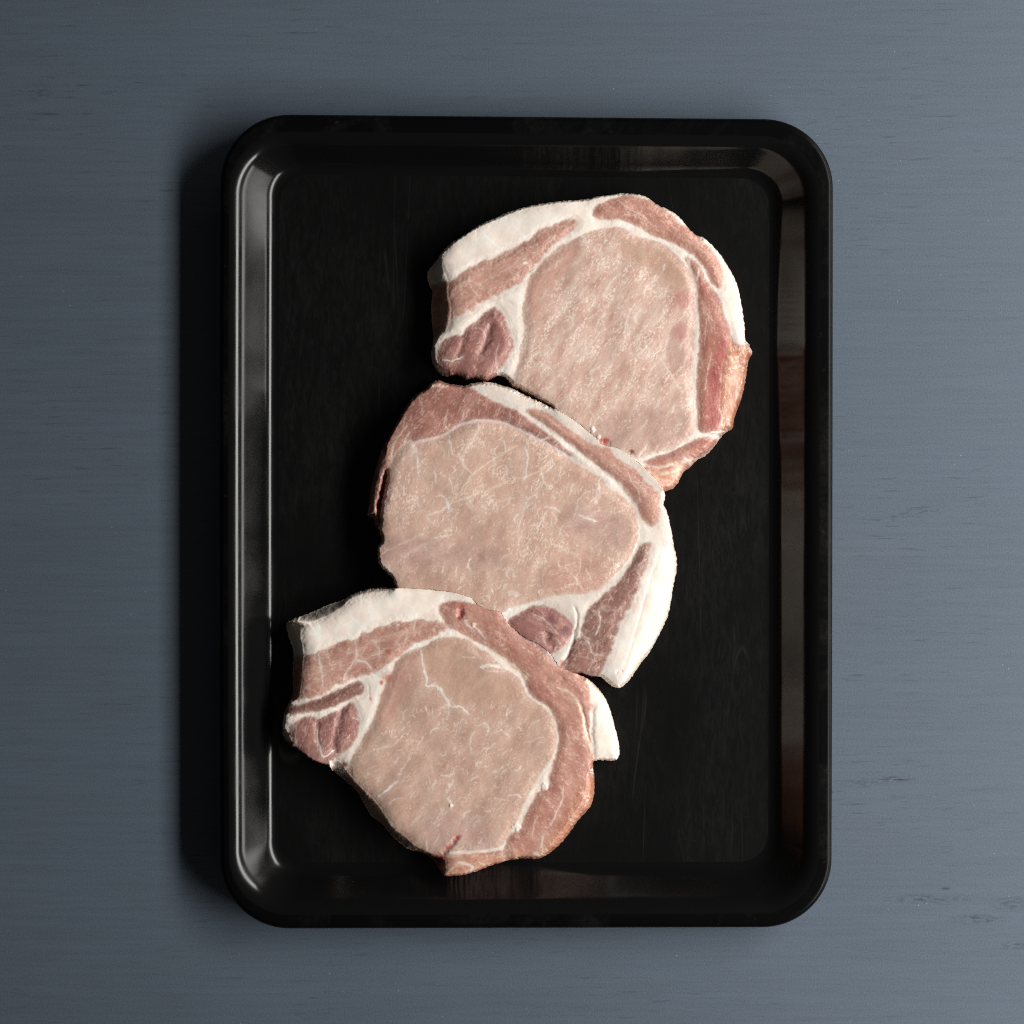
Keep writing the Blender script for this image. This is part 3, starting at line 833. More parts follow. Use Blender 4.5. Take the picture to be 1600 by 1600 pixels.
CHOP_C = dict(
    outline=[(444, 976), (450, 970), (465, 965), (484, 959), (510, 946), (534, 939), (551, 927), (577, 920), (600, 918), (617, 919), (645, 919), (682, 921), (712, 926), (734, 932),
             (742, 939), (748, 946), (762, 953), (782, 954), (785, 962), (801, 982), (824, 998), (842, 1005), (856, 1017), (867, 1032), (874, 1042), (899, 1051), (908, 1055), (921, 1062),
             (936, 1077), (949, 1096), (957, 1120), (964, 1147), (969, 1171), (969, 1182), (963, 1190), (945, 1189), (930, 1189), (926, 1195), (929, 1212), (930, 1229), (928, 1251),
             (921, 1268), (906, 1281), (891, 1304), (880, 1317), (870, 1328), (855, 1339), (841, 1346), (816, 1344), (797, 1345), (782, 1350), (767, 1353), (751, 1361), (728, 1368),
             (700, 1371), (691, 1369), (683, 1358), (679, 1349), (662, 1336), (639, 1332), (624, 1321), (609, 1308), (596, 1289), (581, 1281), (570, 1266), (559, 1242), (549, 1232), (534, 1219),
             (521, 1209), (512, 1197), (502, 1195), (484, 1188), (463, 1171), (448, 1165), (440, 1156), (439, 1141), (441, 1126), (443, 1113), (452, 1096), (456, 1082), (455, 1062), (456, 1032), (457, 1018), (448, 995)],
    sides=[[(420, 960), (482, 974), (504, 967), (531, 952), (548, 935), (563, 927), (585, 923), (600, 921), (600, 900), (420, 900)],
           [(420, 960), (482, 974), (473, 984), (472, 995), (476, 1014), (476, 1032), (473, 1059), (471, 1078), (468, 1092), (454, 1099), (444, 1110), (420, 1115)],
           [(514, 1190), (530, 1184), (543, 1202), (551, 1214), (570, 1234), (587, 1248), (602, 1270), (613, 1291), (636, 1306), (649, 1319), (668, 1329), (690, 1335), (700, 1345), (690, 1390), (500, 1300)],
           [(420, 1130), (443, 1130), (452, 1146), (462, 1166), (440, 1185)],
           [(915, 1200), (914, 1230), (900, 1262), (872, 1300), (850, 1325), (800, 1335), (800, 1370), (960, 1330), (960, 1200)]],
    side_soft=[1.0, 1.0, 0.8, 0.8, 0.35],
    regions=[
        ('lean_strip', 'streak', 20, [(440, 1022), (476, 1027), (484, 1021), (495, 1021), (510, 1013), (536, 1000), (557, 999), (568, 991), (576, 985), (600, 979), (622, 970), (645, 968), (671, 968),
                                      (692, 972), (701, 978), (683, 991), (664, 1000), (649, 1003), (636, 1015), (617, 1029), (600, 1042), (589, 1049), (576, 1053), (555, 1059), (536, 1066),
                                      (514, 1079), (502, 1085), (489, 1089), (474, 1089), (460, 1098), (440, 1100)], dict(marb=0.2, speck=0.22, bundles=0.34, warp=(5, 13), cell=(30, 22), flecks=[(140, 20, 22, (1.5, 6), (0.5, 0.9), (0.10, 0.42), (40, 22), C(228, 190, 174))])),
        ('inner_muscle', 'streak_b', 25, [(440, 1116), (446, 1111), (457, 1101), (480, 1098), (508, 1087), (540, 1072), (560, 1064), (570, 1066), (571, 1076), (559, 1087), (544, 1093), (529, 1101), (504, 1108),
                                          (482, 1112), (461, 1115)], dict(marb=0.15, speck=0.2, fib=0.4)),
        ('inner_muscle', 'dark', 70, [(540, 1102), (549, 1095), (557, 1104), (563, 1120), (564, 1132), (559, 1149), (547, 1167), (536, 1177), (523, 1183), (512, 1190), (508, 1205), (484, 1200), (455, 1178), (430, 1160),
                                      (452, 1146), (456, 1133), (465, 1127), (476, 1119), (489, 1116), (500, 1124), (512, 1115), (529, 1111)], dict(marb=0.12, speck=0.2, fib=0.4, flecks=[(160, 80, 22, (1.5, 6), (0.5, 0.9), (0.10, 0.42), (40, 22), C(228, 190, 174))])),
        ('loin_eye', 'eye_c', 55, [(645, 1017), (664, 1010), (683, 1000), (701, 997), (734, 1001), (743, 1010), (762, 1021), (775, 1034), (784, 1044), (805, 1055), (816, 1068), (820, 1085),
                                   (835, 1098), (854, 1109), (865, 1124), (869, 1147), (867, 1167), (865, 1180), (850, 1195), (839, 1214), (824, 1238), (816, 1255), (812, 1272), (799, 1289),
                                   (792, 1307), (783, 1319), (762, 1325), (728, 1328), (700, 1330), (680, 1336), (660, 1345), (620, 1330), (580, 1295), (550, 1245), (530, 1220), (545, 1205),
                                   (549, 1191), (559, 1171), (576, 1144), (585, 1127), (593, 1100), (604, 1072), (615, 1049), (623, 1029)], dict(marb=0.18, speck=0.40, marb_scale=(26, 11), grow=2.6, grain=(4.2, 2.8), drift=(50, 26), dens=-0.30, flecks=[(420, 55, 40, (2, 7), (0.45, 0.80), (0.12, 0.50), (60, 40), C(236, 220, 208)), (70, 55, 40, (8, 16), (0.5, 0.9), (0.15, 0.5), (40, 30), FATP)])),
        ('loin_eye', 'eye_rose', 60, [(598, 1090), (612, 1056), (634, 1026), (656, 1020), (656, 1046), (630, 1086), (610, 1130), (590, 1128)], dict(marb=0.12, speck=0.2, blend=5, warp=(6, 14), dens=-0.35)),
        ('loin_eye', 'eye_brown', 60, [(668, 1012), (700, 1002), (735, 1006), (760, 1032), (790, 1052), (810, 1072), (812, 1092), (760, 1096), (722, 1096), (702, 1086), (684, 1064), (666, 1050)], dict(marb=0.08, speck=0.15, blend=3, warp=(6, 14), dens=-0.5)),
        ('loin_eye', 'eye_mauve', 60, [(650, 1290), (690, 1262), (740, 1276), (780, 1296), (776, 1316), (730, 1324), (680, 1322)], dict(marb=0.2, speck=0.35, blend=9, warp=(8, 14), dens=-0.25)),
        ('cap_muscle', 'cap_a', -45, [(686, 949), (690, 943), (709, 940), (724, 941), (738, 942), (748, 944), (765, 950), (785, 950), (792, 967), (815, 990), (840, 1003), (850, 1014), (868, 1028), (874, 1036), (900, 1047),
                                      (910, 1055), (919, 1072), (921, 1092), (925, 1104), (919, 1113), (921, 1134), (923, 1162), (926, 1190), (935, 1195), (940, 1230), (930, 1275), (890, 1325), (845, 1355),
                                      (800, 1352), (790, 1335), (789, 1322), (793, 1308), (803, 1299), (813, 1297), (820, 1277), (829, 1257), (844, 1232), (860, 1229), (858, 1212), (866, 1195), (871, 1172), (874, 1154), (871, 1135),
                                      (865, 1111), (850, 1098), (828, 1085), (824, 1070), (820, 1055), (801, 1038), (780, 1021), (762, 1009), (738, 997), (719, 985), (700, 978), (696, 966)],
         dict(marb=0.20, speck=0.38, fib=0.4, marb_scale=(30, 8), grow=2.2, flecks=[(900, -55, 22, (1.5, 6), (0.5, 0.9), (0.10, 0.42), (40, 22), C(228, 190, 174))])),
        ('cap_muscle', 'orange', -50, [(900, 1228), (925, 1216), (945, 1220), (935, 1275), (885, 1330), (845, 1356), (810, 1352), (795, 1340), (800, 1330), (840, 1330), (862, 1305), (880, 1275), (893, 1250)],
         dict(marb=0.25, speck=0.40, warp=(6, 12), blend=6)),
        ('cap_muscle', 'ragged', 10, [(664, 1334), (690, 1330), (728, 1331), (765, 1329), (790, 1324), (795, 1352), (740, 1375), (690, 1385), (672, 1360)], dict(marb=0.6, speck=0.3, blot=(20, 8), blend=1)),
    ],
    veins=[([(658, 1015), (661, 1040), (668, 1062), (664, 1071), (682, 1070), (690, 1082), (698, 1090), (705, 1104), (720, 1101), (732, 1115)], 1.8, 0.85, FATC),
           ([(684, 1070), (696, 1088), (702, 1104)], 3.0, 0.7, FATC), ([(701, 1107), (699, 1120)], 1.3, 0.6, FATP), ([(750, 1041), (771, 1038), (795, 1045)], 3.4, 0.9, FATC), ([(752, 1042), (760, 1048), (790, 1048)], 1.4, 0.5, FATP),
           ([(722, 1025), (743, 1027)], 1.8, 0.5, FATP), ([(738, 1010), (752, 1030)], 5.0, 0.3, FATP), ([(801, 1109), (790, 1118)], 1.7, 0.6, FATP), ([(741, 1142), (734, 1154), (737, 1176)], 1.5, 0.6, FATP),
           ([(848, 1150), (818, 1160)], 0.9, 0.5, FATP), ([(621, 1219), (604, 1234), (590, 1245)], 2.6, 0.85, FATC), ([(608, 1163), (597, 1168), (582, 1170)], 1.4, 0.6, FATP), ([(594, 1210), (589, 1229)], 1.8, 0.5, FATP),
           ([(880, 1229), (876, 1255), (861, 1285)], 1.5, 0.65, FATP), ([(739, 976), (748, 984), (758, 997)], 1.3, 0.7, FATC), ([(726, 968), (731, 976), (738, 982)], 3.2, 0.85, FATP),
           ([(869, 1074), (888, 1079), (903, 1094), (910, 1115), (916, 1143), (923, 1172)], 2.6, 0.85, FATY), ([(762, 1013), (790, 1030), (812, 1046), (824, 1062)], 2.4, 0.7, FATY), ([(498, 1020), (503, 1042), (506, 1075)], 2.0, 0.75, FATP),
           ([(556, 1000), (558, 1018), (556, 1030), (540, 1052), (536, 1064)], 1.8, 0.7, FATP), ([(556, 1030), (574, 1034), (582, 1046)], 1.6, 0.7, FATC), ([(592, 1008), (594, 1028)], 1.2, 0.6, FATP), ([(598, 1012), (610, 1014)], 1.4, 0.5, FATP),
           ([(634, 976), (638, 990), (630, 1008)], 1.4, 0.5, FATP), ([(650, 970), (646, 984)], 1.6, 0.6, FATP), ([(490, 1040), (505, 1042), (530, 1036)], 1.0, 0.4, FATP), ([(700, 975), (712, 990), (738, 998)], 4.0, 0.45, FATP),
           ([(496, 1138), (500, 1165), (505, 1183), (516, 1177), (524, 1170)], 1.5, 0.85, FATC), ([(465, 1128), (462, 1150), (465, 1165)], 1.3, 0.6, FATP), ([(552, 1120), (562, 1124)], 1.2, 0.6, FATP), ([(530, 1186), (524, 1178), (538, 1176)], 2.0, 0.7, FATP),
           ([(540, 1196), (545, 1208), (550, 1213)], 2.2, 0.85, FATY), ([(712, 1165), (709, 1171)], 3.0, 0.6, FATC), ([(700, 1098), (706, 1092)], 1.2, 0.5, FATP), ([(602, 1268), (612, 1288), (618, 1292)], 2.2, 0.7, FATY),
           ([(848, 1215), (842, 1230), (828, 1250), (818, 1275), (806, 1292)], 3.0, 0.45, FATY), ([(790, 1320), (765, 1328), (730, 1330), (700, 1331)], 3.2, 0.75, FATC), ([(715, 1345), (740, 1350), (735, 1362)], 3.0, 0.7, FATC),
           ([(848, 1304), (846, 1322)], 3.2, 0.55, FATC), ([(832, 1332), (848, 1334)], 3.5, 0.5, FATC), ([(690, 1358), (710, 1356)], 2.0, 0.6, FATY), ([(820, 1243), (838, 1246)], 1.2, 0.35, FATP),
           ([(884, 1140), (888, 1155), (894, 1162)], 1.2, 0.5, FATP), ([(838, 1275), (832, 1300)], 1.4, 0.5, FATP), ([(700, 1246), (704, 1250), (706, 1262)], 2.0, 0.75, FATC), ([(666, 1312), (668, 1326)], 1.2, 0.7, FATC),
           ([(735, 1000), (762, 1012), (785, 1030)], 1.8, 0.5, FATC), ([(800, 1048), (818, 1066), (823, 1086), (850, 1103), (866, 1120), (871, 1148), (868, 1175), (852, 1196), (842, 1216)], 1.4, 0.5, FATC),
           ([(545, 960), (556, 972), (572, 984)], 2.4, 0.5, C(246, 244, 240)), ([(786, 956), (800, 975), (822, 996), (845, 1006), (858, 1018), (868, 1034)], 2.2, 0.7, C(244, 240, 236))],
    spots=[((721, 958), 5, C(166, 62, 56)), ((718, 966), 4, C(120, 36, 34)), ((722, 946), 4, C(176, 84, 72)), ((597, 1066), 4, C(196, 92, 76)), ((580, 1091), 3, C(190, 110, 90)), ((539, 1194), 6, C(128, 22, 26)),
           ((683, 1345), 9, C(128, 32, 34)), ((692, 1338), 6, C(150, 54, 52)), ((700, 1322), 5, C(180, 84, 80)), ((717, 1306), 4, C(164, 64, 66)), ((710, 1312), 4, C(176, 92, 90)), ((607, 1018), 5, C(178, 88, 80)),
           ((820, 1058), 5, FATY), ((800, 1040), 5, FATY), ((606, 1058), 10, C(186, 122, 106))],
    lumps=[((850, 1228), 6, 3.0, FATP), ((807, 1291), 6, 2.5, FATC), ((705, 1257), 3, 2.5, FATC), ((740, 975), 4, 2.0, FATP), ((926, 1205), 5, 1.5, FATC), ((450, 1120), 7, 2.0, FATC), ((457, 1135), 5, 1.0, C(178, 150, 144)), ((450, 1154), 7, 1.5, FATP)],
    grooves=[([(536, 1104), (532, 1124), (524, 1152), (522, 1178)], 6, 6), ([(500, 1126), (495, 1142), (500, 1167)], 4, 4), ([(720, 948), (719, 966)], 4, 6), ([(882, 1058), (872, 1066), (850, 1060)], 5, 3),
             ([(905, 1095), (914, 1125), (920, 1160)], 3, 3), ([(927, 1100), (924, 1140), (928, 1186)], 3, 3), ([(716, 1306), (704, 1320), (690, 1335)], 4, 5), ([(577, 1070), (578, 1090)], 2.5, 1.0)],
    bulge=1.6, seed=300, fat_gain=1.03)


# smaller threads and flakes of marbling: x0, y0, x1, y1, width, strength
def threads(D, rows):
    for i, (a, b, c_, d_, w, al) in enumerate(rows):
        k = ((i * 37) % 11 - 5) * 0.06
        mx, my = (a + c_) / 2 + (d_ - b) * k, (b + d_) / 2 - (c_ - a) * k
        D['veins'].append(([(a, b), (mx, my), (c_, d_)], w, al, FATC if i % 3 else FATP))


threads(CHOP_C, [(649, 1105, 648, 1121, 1.3, .75), (666, 1103, 667, 1109, 1.4, .7), (672, 1144, 686, 1137, 1.2, .6), (600, 1165, 623, 1155, 1.1, .6), (624, 1210, 641, 1180, 1.1, .5),
                 (744, 1195, 752, 1188, 2.6, .5), (703, 1226, 708, 1217, 2.8, .5), (676, 1230, 681, 1218, 2.8, .4), (757, 1129, 762, 1143, 1.4, .65), (769, 1144, 781, 1139, 1.1, .6), (781, 1139, 796, 1151, 1.1, .5),
                 (802, 1202, 814, 1195, 1.4, .6), (772, 1244, 791, 1250, 1.3, .55), (795, 1241, 816, 1245, 1.1, .6), (695, 1211, 709, 1203, 1.8, .6), (643, 1288, 662, 1266, 3.4, .35), (723, 1276, 736, 1266, 1.4, .5),
                 (697, 1238, 702, 1222, 1.5, .5), (630, 1120, 634, 1108, 1.1, .55), (612, 1150, 617, 1139, 1.1, .5), (655, 1160, 661, 1149, 1.2, .5), (718, 1130, 724, 1122, 1.3, .55), (690, 1180, 697, 1172, 1.2, .5),
                 (760, 1170, 774, 1160, 1.6, .45), (784, 1180, 800, 1170, 2.2, .4), (770, 1205, 785, 1196, 1.8, .45), (640, 1245, 650, 1234, 1.3, .45), (740, 1290, 752, 1280, 1.4, .45), (616, 1190, 622, 1180, 1.2, .5),
                 (830, 1130, 842, 1124, 1.6, .45), (838, 1165, 850, 1158, 1.4, .4), (676, 1285, 690, 1262, 2.4, .3), (610, 1254, 618, 1246, 1.6, .5), (628, 1140, 631, 1133, 1.5, .6), (735, 1217, 746, 1211, 1.4, .5)])
threads(CHOP_B, [(704, 741, 711, 728, 1.2, .65), (706, 765, 702, 746, 1.1, .6), (687, 773, 700, 788, 1.3, .65), (667, 800, 678, 818, 2.2, .45), (734, 780, 739, 792, 2.0, .55), (760, 778, 771, 786, 1.3, .5),
                 (784, 793, 797, 777, 2.2, .5), (818, 797, 829, 775, 2.2, .5), (805, 816, 809, 804, 1.8, .5), (807, 850, 811, 835, 1.6, .45), (850, 792, 875, 800, 1.3, .6), (852, 737, 862, 716, 1.7, .55),
                 (872, 745, 876, 730, 1.7, .55), (892, 768, 895, 755, 2.0, .55), (929, 786, 934, 758, 2.2, .45), (860, 849, 883, 857, 1.8, .55), (734, 893, 736, 872, 1.3, .65), (873, 874, 875, 887, 1.2, .7),
                 (800, 863, 785, 871, 1.8, .45), (644, 694, 648, 708, 3.6, .5), (716, 708, 725, 722, 2.6, .5), (690, 700, 694, 716, 1.2, .45), (842, 760, 838, 778, 1.4, .5), (902, 790, 898, 806, 1.4, .45),
                 (862, 800, 868, 818, 1.4, .45), (880, 820, 876, 836, 1.3, .4), (846, 815, 852, 800, 1.6, .45), (764, 735, 770, 728, 1.2, .5), (750, 700, 756, 690, 1.4, .5), (787, 690, 790, 705, 1.3, .5),
                 (700, 862, 712, 850, 1.3, .4), (690, 895, 694, 884, 1.3, .5), (712, 900, 716, 886, 1.2, .55), (760, 905, 762, 893, 1.2, .5), (790, 898, 796, 886, 1.2, .45), (650, 860, 668, 850, 1.2, .4), (632, 870, 640, 862, 1.6, .4)])
threads(CHOP_A, [(939, 386, 942, 400, 2.0, .6), (963, 432, 941, 466, 2.4, .5), (1019, 445, 1024, 432, 1.6, .55), (1001, 445, 1006, 432, 1.6, .55), (1035, 424, 1039, 413, 1.5, .55), (1006, 461, 1013, 447, 1.8, .55),
                 (1030, 469, 1040, 455, 1.9, .6), (976, 516, 983, 490, 2.4, .5), (1007, 540, 1009, 563, 2.8, .55), (919, 424, 926, 408, 1.8, .45), (905, 470, 918, 446, 2.4, .4), (880, 520, 894, 494, 2.4, .4),
                 (860, 556, 872, 532, 2.2, .4), (930, 520, 946, 492, 2.6, .45), (900, 566, 914, 540, 2.4, .4), (955, 560, 968, 534, 2.6, .4), (992, 506, 1001, 484, 2.4, .5), (1024, 506, 1036, 484, 2.2, .5),
                 (850, 596, 866, 570, 2.0, .4), (925, 596, 938, 572, 2.2, .4), (980, 600, 990, 578, 2.2, .4), (958, 640, 972, 618, 2.0, .4), (1020, 640, 1028, 622, 1.8, .45), (1048, 645, 1054, 632, 1.6, .5),
                 (890, 620, 902, 600, 1.8, .4), (840, 470, 852, 452, 1.6, .35), (915, 640, 924, 626, 1.6, .4), (1052, 674, 1060, 664, 1.6, .45), (1000, 670, 1010, 656, 1.4, .4), (866, 420, 874, 408, 1.6, .35)])


def build_chop(D, label, above=None, under=None):
    O = np.array(D['outline'], float)
    seed = D['seed']
    x0, y0 = np.floor(O.min(0)) - 6
    x1, y1 = np.ceil(O.max(0)) + 6
    W, Hh = int(x1 - x0) + 1, int(y1 - y0) + 1
    cnx, cny = W // 2 + 2, Hh // 2 + 2
    X, Y = np.meshgrid((x0 + np.arange(W)).astype(np.float32), (y0 + np.arange(Hh)).astype(np.float32))

    def sd(poly, amp=0.0, sc=7.0, sh=0, seed=seed):
        G = poly_sdf(poly, x0, y0, cnx, cny)
        if amp:
            xx = X + amp * fbm(X / sc, Y / sc, seed + 61 + sh, 3)
            yy = Y + amp * fbm(X / sc + 9, Y / sc + 4, seed + 71 + sh, 3)
            return bilin(G, x0, y0, xx, yy)
        return bilin(G, x0, y0, X, Y)

    dO = dOwn = sd(O, 1.5, 5.0)
    if above is not None:               # the neighbour that this chop is pushed against
        dN = -sd(above['outline'], 1.5, 5.0, 0, above['seed']) - 0.05
        dOwn = dO
        dO = np.minimum(dO, dN)
    gy, gx = np.gradient(dO)
    gl = np.hypot(gx, gy) + 1e-6
    gx, gy = gx / gl, gy / gl
    keep = dO > -0.8
    snap = keep & (dO < 0.55)
    VX = np.where(snap, X - gx * dO, X)
    VY = np.where(snap, Y - gy * dO, Y)
    d = np.clip(dOwn, 0, None)      # the neighbour's rim covers this edge: no rounding there

    # cut face versus the sides one can see
    edge_w = 6.5 + 2.0 * fbm(X / 40, Y / 40, seed + 3, 2)
    press = 0.0
    if under is not None:               # pressed against the chop behind: its rim is not rounded there
        press = smooth(-14, 3, sd(under['outline']))
    dT = dOwn - edge_w
    soft = np.zeros_like(X)
    sdm = np.full_like(X, -99.0)        # distance to the nearest plain cut side
    for poly, s in zip(D['sides'], D['side_soft']):
        q = -sd(poly, 1.6, 9.0, 5)
        soft = np.where(q < dT, s, soft)
        dT = np.minimum(dT, q)
        if s >= 0.8:
            sdm = np.maximum(sdm, -q)
    t = np.clip(d / (d + np.clip(-dT, 0, None) + 1e-6), 0, 1)
    round_h = 0.10 + 0.90 * np.sqrt(1 - (1 - t) ** 2)           # rounded shoulder
    slope_h = 0.18 + 0.82 * (0.55 * t + 0.45 * smooth(0, 1, t))    # long tapering side
    steep_h = 0.06 + 0.94 * smooth(0.0, 1.0, t ** 0.8)           # plain cut side
    prof = np.where(soft == 0, round_h, np.where(soft >= 0.8, steep_h, 0.5 * slope_h + 0.5 * round_h))
    low = soft * (soft < 0.5)
    gentle = (1 - np.clip(1 - d / 9.0, 0, 1) ** 2.2 * 0.9) * (0.80 + 0.20 * smooth(0.0, 1.0, t))      # a low shoulder, then the rim
    prof = np.where((low > 0), gentle, prof)
    prof = np.where(dT > 0, 1.0, prof)
    prof = prof + (1 - prof) * press
    h = H_CHOP * prof
    dTi = np.clip(dT, 0, None)
    rnd = 2.0 + 3.4 * smooth(-30, -2, sdm)
    h -= (rnd * np.exp(-dTi / 9.0) * (dT > 0) + rnd * (dT <= 0) * prof) * (1 - press)
    h += prof * (2.4 * fbm(X / 75, Y / 75, seed + 41, 2) + 0.42 * fbm(X / 24, Y / 24, seed + 43, 2) + 0.04 * fbm(X / 7, Y / 7, seed + 45, 2))

    # colour and part of every point
    fn = fbm(X / 30, Y / 30, seed + 51, 3)
    colr = mixc(np.broadcast_to(FATC, X.shape + (3,)), FATP, np.clip(0.30 + 0.75 * fn, 0, 0.8))
    lob = worley(X / 26 + 0.3 * fn, Y / 20 + 0.4 * fn, seed + 53)      # faint lobules
    colr = mixc(colr, C(242, 236, 228), smooth(0.14, 0.0, lob) * 0.35 + np.clip(-fn, 0, 0.5) * 0.6)
    colr = colr * D.get('fat_gain', 1.0)
    rind = smooth(7, 0, d) * 0.28
    colr = mixc(colr, C(222, 196, 168), rind)
    part = np.zeros(X.shape, int)
    for i, (pname, pal, ang, poly, kw) in enumerate(D['regions']):
        kw = dict(kw)
        fl = kw.pop('flecks', None)
        amp, wsc = kw.pop('warp', (2.4, 11.0))
        blend = kw.pop('blend', 0)
        relief = 0.0 if blend else 1.0
        P = np.asarray(poly, float)
        bx0, by0 = np.maximum((P.min(0) - 22 - (x0, y0)).astype(int), 0)
        bx1, by1 = (P.max(0) + 22 - (x0, y0)).astype(int)
        sl = (slice(by0, by1), slice(bx0, bx1))
        Xs, Ys = X[sl], Y[sl]
        G = poly_sdf(poly, x0, y0, cnx, cny)
        s = bilin(G, x0, y0, Xs + amp * fbm(Xs / wsc, Ys / wsc, seed + 61 + 7 * i, 3), Ys + amp * fbm(Xs / wsc + 9, Ys / wsc + 4, seed + 71 + 7 * i, 3))
        s = s + kw.pop('grow', 2.2 if pname == 'loin_eye' else 0.8)
        s = s + 2.0 * fbm(Xs / 24, Ys / 24, seed + 191 + i, 2) * relief
        s = s + 1.5 * fbm(Xs / 4.0, Ys / 4.0, seed + 211 + i, 2)
        c = lean_colour(Xs, Ys, PAL[pal], ang, seed + 300 + 40 * i, **kw)
        # thin pale sheath where lean meets fat
        m = smooth(-2.3 - blend, 2.5 + blend, s)
        ed = np.exp(-(np.clip(s, 0, None) / 3.0) ** 2) * (0.30 + 0.35 * fbm(Xs / 9, Ys / 9, seed + 91 + i, 2))
        c = mixc(c, FATP, np.clip(ed, 0, 0.6) * relief)
        colr[sl] = mixc(colr[sl], c, m)
        part[sl] = np.where(m > 0.5, PARTS.index(pname), part[sl])
        b = D['bulge'] * (1.5 if pname == 'inner_muscle' else 1.0)
        h[sl] += prof[sl] * (b * (smooth(0, 16, s) - 0.35 * smooth(-10, 0, s)) - 0.05 * np.exp(-(s / 2.2) ** 2)) * relief
        for j, f in enumerate(fl or []):
            flecks(colr[sl], h[sl], (s > 1.0) & keep[sl], x0 + bx0, y0 + by0, seed + 500 + 20 * i + 7 * j, *f)
    # veins and seams of fat
    jx = X + 2.4 * fbm(X / 9, Y / 9, seed + 81, 2)
    jy = Y + 2.4 * fbm(X / 9 + 7, Y / 9 + 3, seed + 83, 2)
    wmod = 1 + 0.55 * fbm(X / 11, Y / 11, seed + 85, 2)
    amod = np.clip(0.85 + 0.6 * fbm(X / 6, Y / 6, seed + 87, 2), 0.2, 1.15)
    for pts, w, a, vc in D['veins']:
        P = np.asarray(pts, float)
        r = 14
        bx0, by0 = np.maximum((P.min(0) - r - (x0, y0)).astype(int), 0)
        bx1, by1 = (P.max(0) + r - (x0, y0)).astype(int)
        sl = (slice(by0, by1), slice(bx0, bx1))
        dist, pos = line_dist(P, jx[sl], jy[sl])
        taper = np.clip(np.minimum(pos, 1 - pos) * 5 + 0.35, 0, 1)
        ww = w * wmod[sl] * taper
        m = smooth(ww * 0.95 + 0.7, ww * 0.35, dist) * a * amod[sl]
        halo = np.exp(-(dist / (w * 3.0)) ** 2) * a * 0.16
        m = np.clip(np.maximum(m, halo), 0, 1)
        colr[sl] = mixc(colr[sl], vc, m)
        h[sl] += 0.12 * m * prof[sl]
    for (sx, sy), r, sc in D['spots']:
        w_ = int(r * 2 + 8)
        sl = (slice(max(int(sy - y0) - w_, 0), int(sy - y0) + w_), slice(max(int(sx - x0) - w_, 0), int(sx - x0) + w_))
        q = np.hypot(jx[sl] - sx, jy[sl] - sy) / r
        m = smooth(1.35, 0.2, q + 0.45 * fbm(X[sl] / 5, Y[sl] / 5, seed + 95, 2)) * 0.85
        colr[sl] = mixc(colr[sl], sc, m)
    for (sx, sy), r, hh, sc in D['lumps']:
        w_ = int(r * 2 + 8)
        sl = (slice(max(int(sy - y0) - w_, 0), int(sy - y0) + w_), slice(max(int(sx - x0) - w_, 0), int(sx - x0) + w_))
        q = np.hypot(jx[sl] - sx, jy[sl] - sy) / r
        m = smooth(1.2, 0.5, q + 0.4 * fbm(X[sl] / 3.5, Y[sl] / 3.5, seed + 97, 2))
        colr[sl] = mixc(colr[sl], sc, m * 0.85)
        h[sl] += 0.45 * hh * m * prof[sl]
    for pts, w, dep in D['grooves']:
        dist, pos = line_dist(pts, jx, jy)
        taper = np.clip(np.minimum(pos, 1 - pos) * 5 + 0.2, 0, 1)
        h -= dep * taper * np.exp(-(dist / w) ** 2) * prof * (1.0 if dep > 10 else 0.45)
    h = np.clip(h, 1.0, None)
    h = np.where(keep, h, 1.0)

    # to metres, relative to the chop's base
    ccx, ccy = O.mean(0)
    zt = 0.012
    bx, by = px(ccx, ccy, zt)
    k = S * (CAM_H - zt) / CAM_H
    base = Z_FLOOR + 0.00015
    VXm = (VX - ccx) * k
    VYm = -(VY - ccy) * k
    VZm = h * S
    hy, hx = np.gradient(h)
    hx, hy = np.clip(hx, -4, 4), np.clip(hy, -4, 4)
    N = np.stack([-hx, hy, np.ones_like(h)], -1)
    N /= np.linalg.norm(N, axis=2, keepdims=True)

    root = bpy.data.objects.new('pork_chop', None)
    root.empty_display_size = 0.03
    root.location = (bx, by, base)
    col.objects.link(root)
    root['label'] = label
    root['category'] = 'pork chop'
    root['group'] = 'raw pork chops on the tray'

    idx = np.arange(W * Hh).reshape(Hh, W)
    cell = keep[:-1, :-1] & keep[1:, :-1] & keep[:-1, 1:] & keep[1:, 1:]
    q = np.stack([idx[1:, :-1], idx[1:, 1:], idx[:-1, 1:], idx[:-1, :-1]], -1)
    cp = part[:-1, :-1]
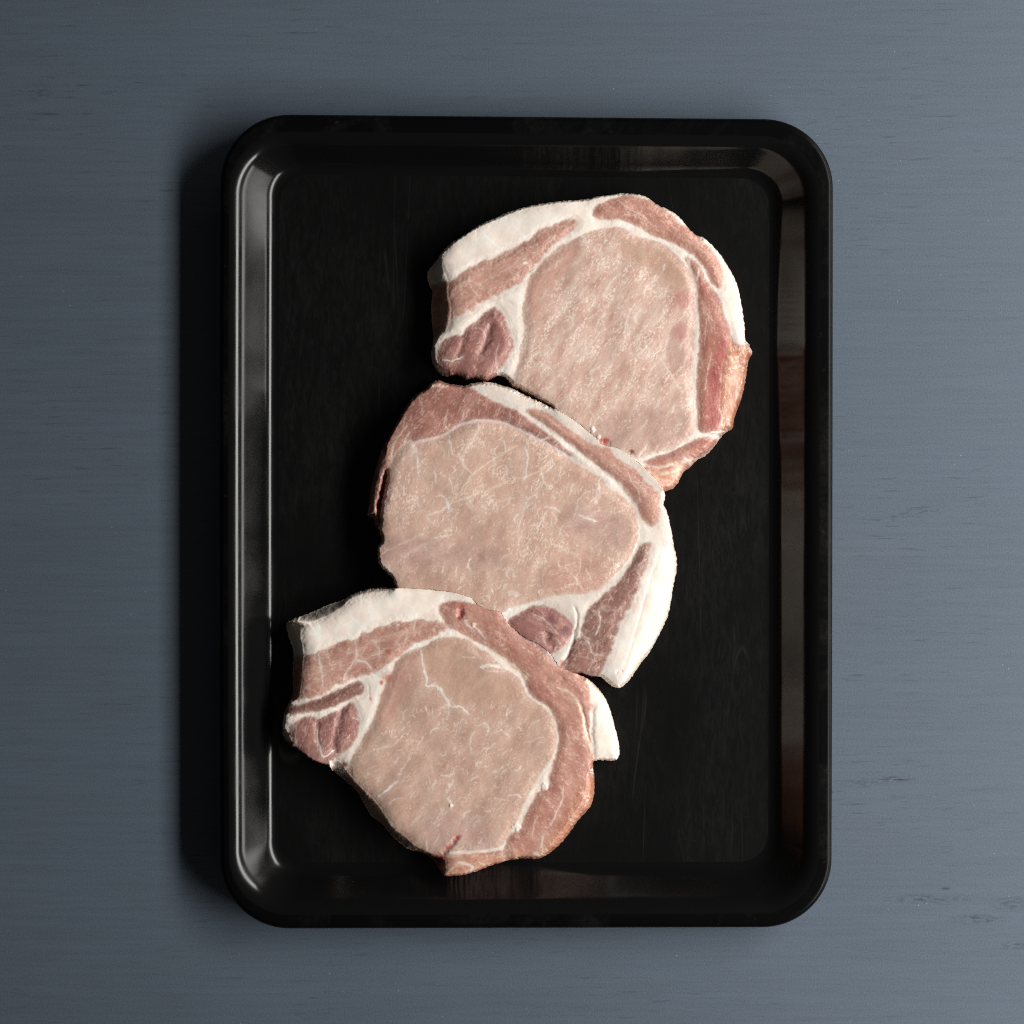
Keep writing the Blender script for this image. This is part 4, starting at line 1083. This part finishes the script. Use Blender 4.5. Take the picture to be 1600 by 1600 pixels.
    pos3 = np.stack([VXm, VYm, VZm], -1).reshape(-1, 3)
    nor3 = N.reshape(-1, 3)
    tin3 = np.clip(colr, 0.003, 0.93).reshape(-1, 3)
    g2 = np.stack([-gx, gy], -1).reshape(-1, 2)
    # outer wall below the outline
    pad = np.zeros((Hh + 1, W + 1), bool)
    pad[1:-1, 1:-1] = cell
    for pi, pname in enumerate(PARTS):
        sel = cell & (cp == pi)
        if sel.sum() < 30:
            continue
        F = q[sel]
        sk = []
        ii, jj = np.where(sel)
        for di, dj, e0, e1 in ((1, 0, 0, 1), (0, 1, 1, 2), (-1, 0, 2, 3), (0, -1, 3, 0)):
            out = ~pad[ii + 1 + di, jj + 1 + dj]
            f = q[ii[out], jj[out]]
            sk.append(np.stack([f[:, e1], f[:, e0]], -1))
        sk = np.concatenate(sk)
        used = np.unique(F)
        rim = np.unique(sk) if len(sk) else np.array([], int)
        mp = np.full(W * Hh, -1)
        mp[used] = np.arange(len(used))
        mr = np.full(W * Hh, -1)
        mr[rim] = len(used) + np.arange(len(rim))
        low = pos3[rim].copy()
        if len(rim):
            low[:, :2] -= g2[rim] * 0.0012      # slight undercut where it meets the tray
            low[:, 2] = 0.0
        vv = np.concatenate([pos3[used], low])
        nn = np.concatenate([nor3[used], np.c_[g2[rim], np.zeros(len(rim))]])
        tt = np.concatenate([tin3[used], tin3[rim]])
        FF = mp[F]
        if len(sk):
            FF = np.concatenate([FF, np.stack([mp[sk[:, 0]], mp[sk[:, 1]], mr[sk[:, 1]], mr[sk[:, 0]]], -1)])
        mat = {'fat_rim': M_FAT, 'loin_eye': M_LEAN}.get(pname, M_CAP)
        new_mesh(pname, vv, FF, mat, root, normals=nn, tint=tt)
    return root


build_chop(CHOP_C, 'lowest pork chop, at the tray\'s lower left, with a white fat block on its right', None, CHOP_B)
build_chop(CHOP_B, 'middle pork chop between the other two, thick white fat curving down its right', CHOP_C, CHOP_A)
build_chop(CHOP_A, 'uppermost pork chop, nearest the tray\'s upper right corner, orange meat on its right edge', CHOP_B)
